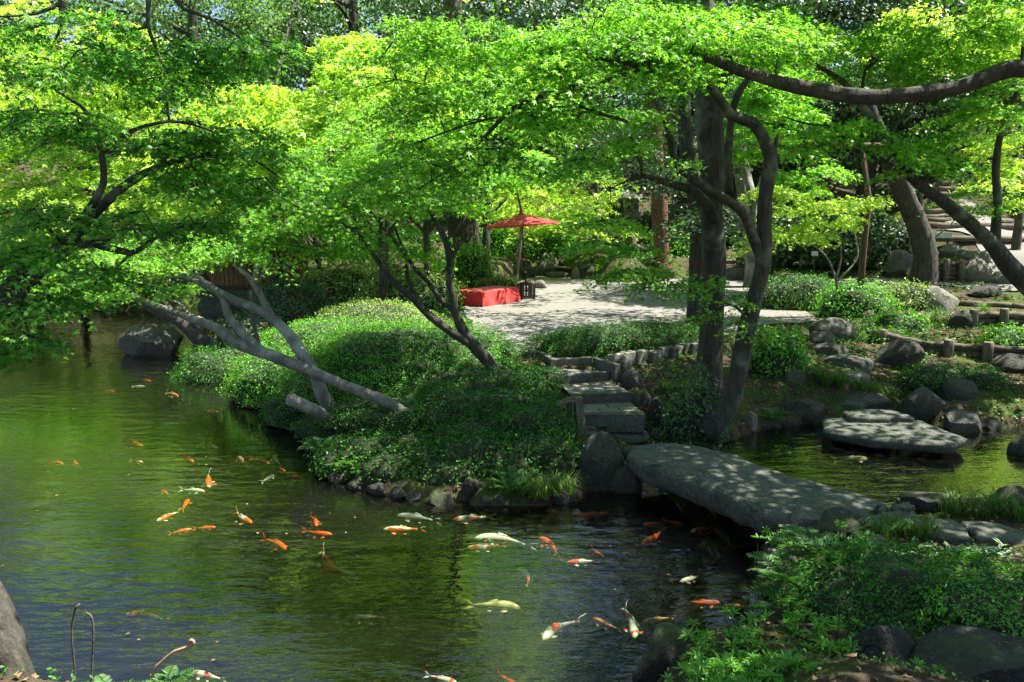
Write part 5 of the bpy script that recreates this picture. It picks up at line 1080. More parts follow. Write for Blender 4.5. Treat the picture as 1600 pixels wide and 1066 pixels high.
def shrub(label, px, py, D, rx, ry, leafm='azalea', dens=900, size=.05, kind='oval', rot=0.0, name='azalea_bush', flowers=0, top=None, lump=.09, fuzz=.09, tint=(.5, .4), group=None, core=.93, cat='bush', p=2.4, base=None):
    T = A(px, py, D); gz = Z(T[0], T[1]) if base is None else base; c = np.array([T[0], T[1], gz]); rz = max(T[2] - gz, .18) if top is None else top
    seed = sum(map(ord, label)) % 97; r = np.random.default_rng(seed); t = thing(name, label, cat, c, group=group)
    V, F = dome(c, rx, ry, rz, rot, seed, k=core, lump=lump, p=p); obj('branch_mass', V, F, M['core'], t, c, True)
    n = int(dens * (rx * ry * 3.14 + 3.6 * (rx + ry) / 2 * rz)); d = unit(r.normal(size=(n, 3))); d[:, 2] = np.abs(d[:, 2])
    cs = np.linalg.norm(d[:, :2], axis=1); hd = d[:, :2] / np.maximum(cs, 1e-6)[:, None]; q = np.column_stack([hd * (cs ** (2 / p))[:, None], d[:, 2] ** (2 / p)])
    w = np.array([1 + lump * 2 * noise.noise(Vector(v) * 2.3 + Vector((seed, 0, 0))) for v in q]); tf = np.array([noise.noise(Vector(v) * 7 + Vector((seed, 3, 0))) for v in q])
    w = w * (1 + r.normal(size=n) * fuzz * .55 + tf * fuzz)
    x, y = q[:, 0] * rx * w, q[:, 1] * ry * w; P = np.column_stack([c[0] + x * math.cos(rot) - y * math.sin(rot), c[1] + x * math.sin(rot) + y * math.cos(rot), c[2] + q[:, 2] * rz * w - .10])
    x, y = q[:, 0] / rx, q[:, 1] / ry; Nn = unit(np.column_stack([x * math.cos(rot) - y * math.sin(rot), x * math.sin(rot) + y * math.cos(rot), q[:, 2] / rz]))
    S = Soup(); ti = np.clip(r.normal(tint[0], tint[1] * .6, n) + tf * .5, 0, 1)
    put_leaves(S, P, Nn * .8 + r.normal(size=(n, 3)) * .55, Nn * .5 + r.normal(size=(n, 3)), size * r.uniform(.6, 1.25, n), kind, ti); S.build('foliage', M[leafm], t, c)
    for k in range(flowers):
        i = r.integers(n)
        if P[i, 2] < gz + .2: continue
        S2 = Soup(); m5 = 6; a = np.arange(m5) * 6.28 / m5; Tn = np.column_stack([np.cos(a), np.sin(a), np.full(m5, .3)]); put_leaves(S2, np.tile(P[i] + Nn[i] * .03, (m5, 1)), np.tile(Nn[i], (m5, 1)) + r.normal(size=(m5, 3)) * .3, Tn, .06, 'wide', r.uniform(0, 1, m5)); S2.build('flower', M['petal'], t, c, kind=None)
    return t
AZ = 'clipped azaleas of the bank'
shrub('broad sunlit clipped azalea mound left of the forking maple', 640, 500, 15.2, 2.25, 1.7, 'azalea', 1500, .042, group=AZ)
shrub('clipped azalea mound behind the curving grey trunk', 525, 497, 17.6, 1.7, 1.5, 'azalea', 1200, .045, group=AZ)
shrub('pale-tipped azalea behind the broad sunlit mound', 590, 468, 19, 1.5, 1.2, 'azalea_pale', 900, .05, group=AZ)
shrub('azalea mound between the grey trunk and the broad mound', 540, 540, 14.7, 1.2, 1.2, 'azalea', 1300, .042, group=AZ)
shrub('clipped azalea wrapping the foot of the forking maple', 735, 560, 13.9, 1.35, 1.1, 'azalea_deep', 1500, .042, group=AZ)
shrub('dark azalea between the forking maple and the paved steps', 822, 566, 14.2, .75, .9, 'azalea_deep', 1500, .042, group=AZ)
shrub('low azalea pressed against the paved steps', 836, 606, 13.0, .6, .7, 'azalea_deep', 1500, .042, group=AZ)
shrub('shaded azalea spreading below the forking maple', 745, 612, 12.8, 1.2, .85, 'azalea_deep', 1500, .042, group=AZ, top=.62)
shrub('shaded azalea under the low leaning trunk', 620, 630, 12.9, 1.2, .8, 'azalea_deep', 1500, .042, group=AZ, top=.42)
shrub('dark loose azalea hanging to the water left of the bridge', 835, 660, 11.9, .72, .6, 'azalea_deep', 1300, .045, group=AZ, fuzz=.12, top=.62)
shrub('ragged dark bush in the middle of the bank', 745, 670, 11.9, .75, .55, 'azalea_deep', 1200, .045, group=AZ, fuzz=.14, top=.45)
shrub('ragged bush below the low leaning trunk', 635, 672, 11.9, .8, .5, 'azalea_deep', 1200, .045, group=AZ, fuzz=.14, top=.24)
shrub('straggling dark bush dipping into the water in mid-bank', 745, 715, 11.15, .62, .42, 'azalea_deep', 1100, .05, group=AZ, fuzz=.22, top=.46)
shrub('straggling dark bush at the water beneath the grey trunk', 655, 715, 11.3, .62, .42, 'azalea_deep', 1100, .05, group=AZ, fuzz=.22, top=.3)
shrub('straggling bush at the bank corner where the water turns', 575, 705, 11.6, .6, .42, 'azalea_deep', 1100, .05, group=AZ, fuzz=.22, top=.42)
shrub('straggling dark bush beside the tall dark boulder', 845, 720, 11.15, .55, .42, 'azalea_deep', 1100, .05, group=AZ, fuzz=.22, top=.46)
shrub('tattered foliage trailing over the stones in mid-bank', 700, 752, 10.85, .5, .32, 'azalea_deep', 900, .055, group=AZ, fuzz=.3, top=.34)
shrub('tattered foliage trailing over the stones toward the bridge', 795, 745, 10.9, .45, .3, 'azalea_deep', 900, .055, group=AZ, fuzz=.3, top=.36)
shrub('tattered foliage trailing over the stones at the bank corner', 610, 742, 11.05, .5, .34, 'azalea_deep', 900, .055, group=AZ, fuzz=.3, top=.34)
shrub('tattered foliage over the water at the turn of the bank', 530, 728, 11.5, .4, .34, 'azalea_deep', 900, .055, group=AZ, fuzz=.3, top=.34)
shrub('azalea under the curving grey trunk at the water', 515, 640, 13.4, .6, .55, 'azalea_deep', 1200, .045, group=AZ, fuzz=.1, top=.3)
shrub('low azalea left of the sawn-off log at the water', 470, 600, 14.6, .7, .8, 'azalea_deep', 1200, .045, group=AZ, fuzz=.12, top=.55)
shrub('azalea drooping to the water behind the leaning trunks', 440, 540, 16.4, 1.1, 1.2, 'azalea', 1100, .05, group=AZ)
shrub('low azalea at the water right of the pond boulder', 350, 535, 18.6, 1.15, 1.1, 'azalea_deep', 1000, .055, group=AZ)
shrub('camellia bush dotted with red flowers before the hut', 450, 440, 21.5, 1.2, 1.1, 'evergreen', 900, .07, name='camellia_bush', flowers=26, fuzz=.14)
shrub('dark camellia with a few red flowers under the leaning trunks', 390, 488, 19.6, .9, .9, 'evergreen', 900, .07, name='camellia_bush', flowers=8, fuzz=.14)
shrub('loose pale bush behind the camellia, right of the hut', 540, 415, 25, 1.5, 1.2, 'azalea_pale', 600, .08, name='leafy_bush', fuzz=.2)
shrub('pale-leaved bush left of the red bench', 645, 428, 24, 1.7, 1.1, 'azalea_pale', 600, .08, name='leafy_bush', fuzz=.18)
shrub('rounded clipped bush right behind the red bench', 775, 427, 26, .85, .7, 'azalea_pale', 900, .06)
shrub('taller leafy bush behind the red bench', 738, 384, 26.5, .75, .7, 'azalea', 600, .09, name='leafy_bush', fuzz=.2)
shrub('leafy bush between the bench and the forking maple', 690, 440, 25, .9, .8, 'azalea', 600, .08, name='leafy_bush', fuzz=.16)
shrub('dense green bank of shrubs behind the parasol', 800, 355, 36, 2.6, 1.5, 'azalea', 300, .13, name='leafy_bush', fuzz=.16)
shrub('bright shrub above the far stone steps', 930, 350, 38, 2.2, 1.3, 'azalea_pale', 300, .13, name='leafy_bush', fuzz=.16)
shrub('pale clipped shrub right of the far stone steps', 950, 385, 34.5, 1.1, .9, 'azalea_pale', 500, .1, name='leafy_bush')
shrub('low shrub at the foot of the cedar', 1000, 405, 33.6, 1.0, .7, 'azalea', 500, .1, name='leafy_bush')
shrub('bright green shrub between the cedar and the dark trunk', 1060, 350, 35, 1.1, .9, 'azalea', 400, .12, name='leafy_bush', fuzz=.16)
shrub('dark shrub thicket left of the cedar', 985, 330, 39, 1.8, 1.0, 'evergreen', 350, .13, name='leafy_bush', fuzz=.18)
shrub('broad clipped shrub along the sand behind the twisted trunk', 1245, 425, 23.2, 1.5, .9, 'azalea_deep', 900, .06)
shrub('bright leafy shrub around the foot of the prop pole', 1340, 440, 21.4, 1.0, .8, 'azalea', 700, .07, name='leafy_bush', fuzz=.18)
shrub('pale spotted shrub between the two boulders by the path', 1420, 440, 22.4, .9, .6, 'azalea_pale', 700, .07, name='leafy_bush', fuzz=.16)
shrub('low green plant in front of the brown boulder', 1405, 482, 19.4, .7, .45, 'azalea', 600, .07, name='leafy_bush', fuzz=.2)
shrub('glossy shrub behind the foot of the twisted trunk', 1218, 512, 15.9, .62, .5, 'azalea', 900, .07, name='leafy_bush', fuzz=.18)
shrub('glossy dark-leaved shrub between the big trunks and the steps', 1085, 598, 12.6, .5, .42, 'evergreen', 1000, .08, name='leafy_bush', fuzz=.25, tint=(.8, .3))
shrub('low dark creeping shrub below the lower log wall', 1465, 560, 15.4, .72, .5, 'azalea_deep', 900, .05, fuzz=.16)
shrub('low green shrub beside the grey boulder at the sand edge', 1385, 512, 18.2, .6, .45, 'azalea', 700, .06, name='leafy_bush', fuzz=.2, top=.35)
shrub('dark low shrub under the lower log wall, near its second post', 1530, 575, 15.2, .55, .4, 'azalea_deep', 800, .055, name='leafy_bush', fuzz=.2, top=.32)
shrub('low fringe of leaves above the smooth rounded boulder', 1360, 590, 14.2, .55, .35, 'azalea_deep', 800, .055, name='leafy_bush', fuzz=.22, top=.26)
shrub('dark creeping leaves right of the mossy yellowish boulder', 1560, 625, 12.6, .6, .4, 'azalea_deep', 800, .055, name='leafy_bush', fuzz=.22, top=.28)
shrub('low leafy plant on the slope left of the bright grass tuft', 1235, 590, 13.4, .4, .35, 'azalea_deep', 900, .055, name='leafy_bush', fuzz=.22, top=.28)
shrub('small green shrub at the picture edge above the lower log wall', 1580, 508, 17.5, .6, .5, 'azalea', 700, .07, name='leafy_bush', fuzz=.2)
for i, (px, py, D, rx, lab) in enumerate([(1240, 345, 32, 2.0, 'dark thicket across the path behind the broad shrub'), (1320, 330, 31, 1.8, 'dark thicket across the path behind the prop pole'), (1390, 345, 31.5, 1.3, 'dark thicket left of the upper path'), (1160, 330, 37, 2.0, 'dark thicket above the broad stone steps'), (1545, 250, 39, 2.0, 'dark thicket beside the top of the log stairs'), (1620, 300, 34.5, 1.8, 'dark thicket at the picture edge right of the log stairs'), (1430, 290, 37, 1.6, 'dark thicket left of the log stairs'), (1080, 320, 38, 1.8, 'dark thicket behind the straight trunk'),
                                           (560, 350, 38, 3.0, 'shadowy thicket far behind the camellias'), (300, 420, 34, 2.6, 'shadowy thicket on the far shore behind the boulder'), (120, 440, 36, 3.0, 'shadowy thicket on the far shore at the left'), (700, 360, 38, 2.6, 'shadowy thicket behind the very thick trunk')]):
    shrub(lab, px, py, D, rx, rx * .7, 'evergreen', 330, .15, 'wide', name='evergreen_thicket', fuzz=.18, lump=.16, tint=(.35, .35), core=.86)
# long clipped hedge along the front of the court
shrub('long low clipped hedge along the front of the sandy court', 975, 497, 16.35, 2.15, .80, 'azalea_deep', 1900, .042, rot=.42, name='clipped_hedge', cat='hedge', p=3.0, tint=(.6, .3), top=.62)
# near mound on the right bank
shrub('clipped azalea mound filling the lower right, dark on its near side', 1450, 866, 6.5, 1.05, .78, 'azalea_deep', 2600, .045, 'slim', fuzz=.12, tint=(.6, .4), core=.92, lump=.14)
shrub('lighter azalea mound at the picture edge with yellow-green tips', 1580, 885, 6.15, .75, .7, 'azalea', 2400, .045, 'slim', fuzz=.12, core=.92, lump=.14)

# ------------------------------------------------------------------ ferns, grasses, bamboo grass, azalea shoots
def frond_mesh(seed, n=15, L=1.0):
    S = Soup(); r = np.random.default_rng(seed); t = np.linspace(.10, .98, n); x = t * L; z = .55 * L * t - .62 * L * t * t
    P, Tn, sz = [], [], []
    for s in (-1, 1):
        P.append(np.column_stack([x, np.zeros(n), z])); Tn.append(np.column_stack([np.full(n, .45), np.full(n, s * 1.0), np.full(n, -.12)])); sz.append(.27 * L * np.sin(np.pi * (.12 + .86 * t)) ** .8 + .01)
    P = np.concatenate(P); Tn = np.concatenate(Tn); put_leaves(S, P, np.tile([-.2, 0, 1.0], (2 * n, 1)) + r.normal(size=(2 * n, 3)) * .12, Tn, np.concatenate(sz), 'slim', r.uniform(.2, .9, 2 * n))
    thin_tubes(S, [[(x[i], 0, z[i], .006), (x[i + 1], 0, z[i + 1], .005)] for i in range(0, n - 1)] + [[(0, 0, 0, .008), (x[0], 0, z[0], .006)]], .1)
    o = S.build('frond', M['fern'], None, None, None); me = o.data; bpy.data.objects.remove(o); return me
FROND = [frond_mesh(i) for i in range(3)]
def fern(label, px, py, L, n=9, seed=0, D=None, spread=6.28, a0=0):
    b = hit(px, py) if D is None else A(px, py, D); t = thing('fern', label, 'fern', b); r = np.random.default_rng(seed + int(px))
    for k in range(n):
        link('frond', FROND[k % 3], t, (0, 0, 0), (r.normal() * .15, -r.uniform(.1, .5), a0 + spread * (k + r.uniform(-.3, .3)) / n), L * r.uniform(.7, 1.1))
fern('fern with broad fronds hanging over the water in mid-bank', 800, 768, .55, 10); fern('fern low on the bank left of the ragged bushes', 560, 728, .6, 9); fern('small fern above the water near the sawn-off log', 500, 705, .45, 8); fern('small fern beside the tall dark boulder', 905, 712, .4, 7)
fern('fern under the twisted trunk beside the pool', 1212, 655, .45, 8); fern('fern in front of the blackish boulder at the bridge end', 1265, 862, .48, 10, D=7.3); fern('fern over the stakes on the near bank', 1230, 905, .45, 9, D=6.9); fern('brownish fern hanging over the near water', 1220, 945, .42, 8, D=6.6); fern('fern behind the near clipped mound boulder', 1310, 880, .4, 8, D=7.0)
fern('dark fern at the very bottom left by the water', 255, 1082, .27, 8, D=5.6); fern('fern fronds at the bottom edge left of the fiddlehead', 170, 1092, .25, 6, D=5.5); fern('fern beside the paved steps under the dark shrub', 1060, 650, .35, 7)

def blade_clump(S, c, n, L, r, spread=.5, w=.008):
    for _ in range(n):
        a = r.uniform(0, 6.28); d = np.array([math.cos(a), math.sin(a), 0]); s = np.array([-d[1], d[0], 0]) * w; l = L * r.uniform(.6, 1.15); o = c + d * r.uniform(0, .06) ; k = r.uniform(.3, 1) * spread
        pts = [o, o + d * l * .25 * k + np.array([0, 0, l * .5]), o + d * l * .65 * k + np.array([0, 0, l * .75]), o + d * l * 1.1 * k + np.array([0, 0, l * (.8 - .35 * k)])]
        V = [pts[0] - s, pts[0] + s, pts[1] - s, pts[1] + s, pts[2] - s * .8, pts[2] + s * .8, pts[3]]
        S.add(V, [(0, 1, 3), (0, 3, 2), (2, 3, 5), (2, 5, 4), (4, 5, 6)], r.uniform(0, 1))
def grass(label, spots, L, n, seed, name='grass_tuft'):
    r = np.random.default_rng(seed); b = hit(*spots[0]); t = thing(name, label, 'grass', b)
    S = Soup()
    for x, y in spots:
        c = hit(x, y)
        for _ in range(4): blade_clump(S, c + np.array([*r.normal(size=2) * .07, 0]), n, L, r, .95, .0045)
    S.build('blades', M['grass'], t, b)
grass('bright fine grass tuft on the slope behind the pool', [(1275, 596), (1290, 600), (1302, 602), (1285, 606), (1310, 606)], .34, 22, 1)
grass('darker grass tuft by the pool left of the bright one', [(1338, 612), (1352, 616), (1368, 618), (1386, 622)], .3, 18, 2)
grass('grass hanging into the water in mid-bank', [(836, 782), (850, 784), (866, 782), (820, 780), (878, 776)], .34, 20, 3)
grass('grass tuft by the pointed dark stone near the upper log wall', [(1460, 500), (1535, 492)], .4, 16, 4); grass('grass by the dark stone at the top of the dirt slope', [(1455, 505), (1470, 507)], .3, 14, 5)
grass('long grass along the pool behind the paving slabs', [(1500, 806), (1530, 808), (1560, 806), (1590, 812), (1545, 800), (1480, 804)], .3, 18, 6); grass('thin grass in front of the paving slabs', [(1400, 838), (1420, 842), (1450, 846), (1380, 842)], .28, 16, 7)
grass('pale grass beside the pointed stone at the steps', [(1045, 612), (1055, 614)], .25, 16, 8)

m, nt, N, L, b = mat('white_edged_leaf'); at = N.new('ShaderNodeAttribute'); at.attribute_name = 'tint'
L.new(ramp(nt, at.outputs['Fac'], [(.0, (.06, .17, .03)), (.62, (.09, .22, .05)), (.74, (.62, .62, .46)), (1, (.7, .68, .55))]), b.inputs['Base Color']); b.inputs['Roughness'].default_value = .45; M['sasa'] = m
def sasa_leaf(seed):
    V = []; T = []; n = 7; r = np.random.default_rng(seed); bend = r.uniform(.1, .5)
    for i in range(n):
        t = i / (n - 1); w = .12 * math.sin(math.pi * min(1, .08 + t * .94)) ** .7 * (1 - t * .3)
        for s, q in ((-1, 1.), (-.55, .4), (0, .2), (.55, .4), (1, 1.)): V.append((t, s * w, .12 * abs(s) * w * 4 - bend * t * t)); T.append(q)
    F = []
    for i in range(n - 1):
        for k in range(4): a = i * 5 + k; F += [(a, a + 5, a + 6), (a, a + 6, a + 1)]
    S = Soup(); S.add(V, F, T); o = S.build('leaf', M['sasa'], None, None, None); me = o.data; bpy.data.objects.remove(o); return me
SL = [sasa_leaf(i) for i in range(3)]
for i, (x, y, lab) in enumerate([(1360, 880, 'white-edged bamboo grass beside the pale sawn stake'), (1385, 885, 'bright white-edged bamboo grass behind the clipped mound'), (1400, 870, 'white-edged bamboo grass next to the round grey stone'), (1480, 868, 'white-edged bamboo grass peeping over the clipped mound'), (1530, 866, 'white-edged bamboo grass in front of the last paving slab'), (1578, 872, 'white-edged bamboo grass at the picture edge'), (1440, 862, 'white-edged bamboo grass below the middle paving slab')]):
    D = 7.15 - .1 * (i % 3); b = A(x, y, D); b[2] = max(Z(b[0], b[1]), b[2] - .25); t = thing('bamboo_grass', lab, 'bamboo grass', b, group='white-edged bamboo grass'); r = np.random.default_rng(i + 3)
    hgt = max(A(x, y - 10, D)[2] - b[2], .18)
    for k in range(5):
        a = r.uniform(0, 6.28); tip = np.array([math.cos(a) * .1, math.sin(a) * .1, hgt * r.uniform(.5, 1)]); V, F = tube([(0, 0, -.05, .004), (*tip, .003)], 5); stem = obj('stem', V, F, M['twig'], t)
        for q in range(4): link('leaf', SL[(k + q) % 3], stem, tip * (.7 + .1 * q), (r.normal() * .3, -r.uniform(.0, .6), r.uniform(0, 6.28)), r.uniform(.12, .2))

def whorl_mesh(seed):
    S = Soup(); r = np.random.default_rng(seed)
    for ring, n, el, l in ((0, 6, .25, 1.0), (1, 4, .9, .75)):
        a = np.arange(n) * 6.28 / n + r.uniform(0, 1) + r.normal(size=n) * .15; T = np.column_stack([np.cos(a), np.sin(a), np.full(n, el)]); Nn = np.column_stack([-np.cos(a) * el, -np.sin(a) * el, np.ones(n)]); put_leaves(S, T * .05, Nn, T, l * r.uniform(.8, 1.1, n), 'slim', r.uniform(.2, 1, n))
    thin_tubes(S, [[(0, 0, -1.4, .05), (0, 0, 0, .04)]], 0); o = S.build('leaf_whorl', M['azalea'], None, None, None); me = o.data; bpy.data.objects.remove(o); return me
WH_ = [whorl_mesh(i) for i in range(4)]
def shoots(label, cx, cy, hw, hh, D0, D1, n, sz, seed):
    r = np.random.default_rng(seed); b = A(cx, cy + hh, (D0 + D1) / 2); b[2] = Z(b[0], b[1]); t = thing('azalea_shoots', label, 'azalea', b); tw = Soup(); bs = b
    for _ in range(n):
        a = math.sqrt(r.uniform(0, 1)); th = r.uniform(0, 6.28); v = a * math.sin(th); p = A(cx + a * hw * math.cos(th), cy + hh * v, lerp(D1, D0, (v + 1) / 2) + r.normal() * .05)
        q = p - bs; link('leaf_whorl', WH_[r.integers(4)], t, q, (r.normal() * .35, r.normal() * .35, r.uniform(0, 6.28)), sz * r.uniform(.75, 1.2)); g = np.array([q[0] * .8, q[1] * .9, min(q[2] - .2, .1)])
        thin_tubes(tw, [[(*(g + bs), .005), (*(p - np.array([0, 0, .05])), .003)]])
    tw.build('twigs', M['twig'], t, bs)
shoots('leafy azalea shoots at the bottom edge beside the mossy sloping rock', 1190, 1010, 130, 62, 5.3, 6.1, 120, .085, 5)
shoots('low azalea shoots along the very bottom edge near the corner', 1190, 1058, 150, 30, 4.85, 5.3, 110, .08, 15)
shoots('azalea shoots spilling over the large black boulder', 1370, 1052, 110, 20, 4.75, 5.0, 44, .07, 16)
shoots('azalea shoots sprouting before the black boulder at the bottom', 1310, 990, 35, 30, 5.5, 5.8, 16, .08, 6)
shoots('sprigs of azalea at the near end of the bridge above the stakes', 1215, 838, 35, 16, 7.4, 7.8, 16, .075, 7)
shoots('sprigs of azalea in front of the blackish bridge boulder', 1320, 838, 45, 22, 7.2, 7.6, 18, .07, 8)

# curled fiddlehead and dry stalks at the lower left
t = thing('fiddlehead', 'pinkish curled fern shoot rising from the bottom edge', 'fern shoot', A(236, 1085, 5.7)); B = np.array(t.location)
pts = [A(x, y, 5.7) for x, y in ((236, 1085), (240, 1050), (252, 1035), (270, 1020), (285, 1014), (297, 1010), (303, 1004), (299, 1000), (296, 1004), (299, 1007))]
V, F = tube(spline([(*p, .012) for p in pts], .012), 7, .2, 2)
m, nt, N, L, b = mat('fiddlehead_scale'); b.inputs['Base Color'].default_value = (.42, .24, .17, 1); b.inputs['Roughness'].default_value = .9; M['fiddle'] = m
obj('curled_shoot', V, F, M['fiddle'], t, B, True)
for i, (pp, lab) in enumerate([([(118, 1090), (116, 1040), (112, 985), (118, 950), (124, 944)], 'taller dry brown stalk at the lower left'), ([(142, 1090), (144, 1040), (146, 985), (142, 962), (134, 957)], 'shorter dry brown stalk at the lower left')]):
    p0 = A(*pp[0], 5.5); V, F = tube(spline([(*A(x, y, 5.5), .008) for x, y in pp], .05), 6, .2, i); o = obj('dry_stalk', V, F, M['log'], None, p0, True); o.location = tuple(p0); tag(o, lab, 'stalk')

# ------------------------------------------------------------------ litter and ground cover on the earth
r = np.random.default_rng(11); S1, S2 = Soup(), Soup()
def scatter(cx0, cy0, cx1, cy1, n): 
    x = r.uniform(cx0, cx1, n); y = r.uniform(cy0, cy1, n); P = np.column_stack([x, y]); d = poly_dist(P, POND); e = poly_dist(P, PLAZA); k = (d < -.05) & (e < -.05); P = P[k]; return np.column_stack([P, Zs(P) + .012])
for (x0, y0, x1, y1, n) in [(-3, 4, 9, 10, 5000), (1.5, 10, 12, 20, 12000), (-8, 10, 2, 20, 6000), (8, 18, 18, 30, 3000)]:
    P = scatter(x0, y0, x1, y1, n); q = len(P); put_leaves(S1, P, np.array([0, 0, 1.0]) + r.normal(size=(q, 3)) * .35, r.normal(size=(q, 3)), r.uniform(.03, .07, q), 'wide', r.uniform(0, 1, q))
Pq = np.column_stack([r.uniform(-3, 9, 5000), r.uniform(14, 33, 5000)]); e = poly_dist(Pq, PLAZA); Pq = Pq[(e > .02) & (r.uniform(0, 1, 5000) < .12 + .6 * np.exp(-np.maximum(e, 0) * 2.2))]; q = len(Pq)
put_leaves(S1, np.column_stack([Pq, np.full(q, PLAZA_Z + .012)]), np.array([0, 0, 1.0]) + r.normal(size=(q, 3)) * .3, r.normal(size=(q, 3)), r.uniform(.03, .07, q), 'wide', r.uniform(0, 1, q))
S1.build('leaf_litter', M['litter'])
for (x0, y0, x1, y1, n) in [(-3, 4, 9, 10, 14000), (1.5, 10, 13, 21, 34000), (-8, 10, 2, 24, 30000), (-12, 20, 16, 44, 26000), (-26, 31, -6, 40, 9000)]:
    P = scatter(x0, y0, x1, y1, n); f = np.array([noise.noise(Vector((p[0] * .9, p[1] * .9, 3))) for p in P]); P = P[f > -.02]; q = len(P); dd = np.clip(P[:, 1] / 14, .6, 2.6)
    put_leaves(S2, P + np.column_stack([np.zeros((q, 2)), r.uniform(0, .06, q)]), np.array([0, 0, 1.0]) + r.normal(size=(q, 3)) * .5, r.normal(size=(q, 3)) + np.array([0, 0, .3]), r.uniform(.035, .08, q) * dd, 'oval', r.uniform(0, 1, q))
S2.build('ground_cover', M['azalea_deep'])
for o_, l_, c_ in ((bpy.data.objects['leaf_litter'], 'scattered dead brown leaves on the bare earth', 'leaf litter'), (bpy.data.objects['ground_cover'], 'low green creeping plants over the banks and slopes', 'ground cover')): tag(o_, l_, c_)

ORD = 'first second third fourth fifth sixth seventh eighth ninth tenth eleventh twelfth thirteenth'.split()
SHORE = [(470, 668), (478, 684), (492, 705), (505, 735), (530, 752), (556, 764), (590, 772), (620, 777), (645, 780), (760, 787), (785, 789), (880, 786), (895, 776), (452, 630), (430, 616), (410, 611), (345, 578), (318, 572), (1200, 670), (1228, 664), (1555, 669)]
for i, (x, y) in enumerate(SHORE):
    w = 26 + (i * 7) % 16; rock('shore_stone', x - w / 2, y - 14 - (i * 5) % 8, x + w / 2, y + 3, (f'{ORD[i]} small wet stone along the planted bank, counted from the sawn-off log' if i < 13 else ['small wet stone just left of the sawn-off log', 'small wet stone under the leaning trunks, right of the bank boulder', 'small wet stone touching the bank boulder', 'small wet stone between the pond boulder and the bank', 'small wet stone nearest the pond boulder', 'small wet stone in the pool behind the twisted trunk', 'small wet stone left of the dark pool boulder', 'small wet stone at the far right of the pool'][i - 13]), 'stone', 'stone_dark', group='small stones along the waterline', sub=2)

# ------------------------------------------------------------------ koi
def koi_mesh(bend, seed):
    n, k = 15, 12; s = np.linspace(0, 1, n)               # 0 nose, 1 tail root
    w = .078 * np.interp(s, [0, .05, .16, .32, .5, .75, .92, 1], [.25, .58, .9, 1.0, .92, .55, .25, .18]); h = .095 * np.interp(s, [0, .05, .18, .38, .6, .8, 1], [.22, .55, .88, 1, .8, .5, .34])
    x = .45 - .78 * s; yo = bend * (np.clip(s - .25, 0, 1) ** 2) * .5
    V, F = [], []
    for i in range(n):
        for j in range(k): th = 2 * math.pi * j / k; V.append((x[i], yo[i] + w[i] * math.cos(th), h[i] * math.sin(th) * (1 if math.sin(th) > 0 else .8)))
    F += [(i * k + j, (i + 1) * k + j, (i + 1) * k + (j + 1) % k, i * k + (j + 1) % k) for i in range(n - 1) for j in range(k)] + [tuple(range(k)), tuple((n - 1) * k + j for j in range(k))[::-1]]
    def fin(pts, th=.004):                                 # thin closed plate
        m = len(V); q = np.array(pts, float); c = np.cross(q[1] - q[0], q[2] - q[0]); c = c / max(np.linalg.norm(c), 1e-9) * th
        V.extend(q + c); V.extend(q - c); l = len(q); F.append(tuple(range(m, m + l))); F.append(tuple(range(m + l, m + 2 * l))[::-1]); F.extend([(m + i, m + l + i, m + l + (i + 1) % l, m + (i + 1) % l) for i in range(l)])
    ty = yo[-1]; dy = bend * .35
    for sg in (-1, 1): fin([(x[-1] + .03, ty, 0), (x[-1] - .10, ty + dy * .10 + sg * .03, .075 * sg), (x[-1] - .20, ty + dy * .2 + sg * .07, .10 * sg), (x[-1] - .16, ty + dy * .16 + sg * .03, .05 * sg), (x[-1] - .09, ty + dy * .09, .0)])
    for sg in (-1, 1): fin([(.26, sg * .07, -.03), (.24, sg * .12, -.035), (.18, sg * .155, -.045), (.13, sg * .14, -.045), (.17, sg * .075, -.035)])
    for sg in (-1, 1): fin([(.0, sg * .06 + yo[8] * .6, -.06), (-.05, sg * .12 + yo[8] * .6, -.07), (-.10, sg * .09 + yo[8], -.06)])
    fin([(.10, yo[6], h[6] * .9), (.05, yo[7], h[7] + .028), (-.06, yo[9], h[9] + .02), (-.12, yo[10], h[10] * .9)])
    return V, F
KM = {}
def koi(hx, hy, tx, ty, kind, label, dep=.05, bend=None):
    dep *= .6; H, T = G(hx, hy, -dep), G(tx, ty, -dep); d = H - T; L = float(np.clip(np.linalg.norm(d), .30, .78)); a = math.atan2(d[1], d[0]); c = (H + T) / 2
    r = np.random.default_rng(int(hx * 3 + hy)); b = int(np.clip(round((bend if bend is not None else r.normal() * .4) * 2), -2, 2)); key = (kind, b)
    if key not in KM: V, F = koi_mesh(b / 2, 1); KM[key] = mesh('koi', V, F, M['koi_' + kind], True)
    o = link('koi', KM[key], None, (c[0], c[1], -dep - .10 * .55 * L), (r.normal() * .06, 0, a), L * 1.03); tag(o, label, 'koi', 'koi in the pond')
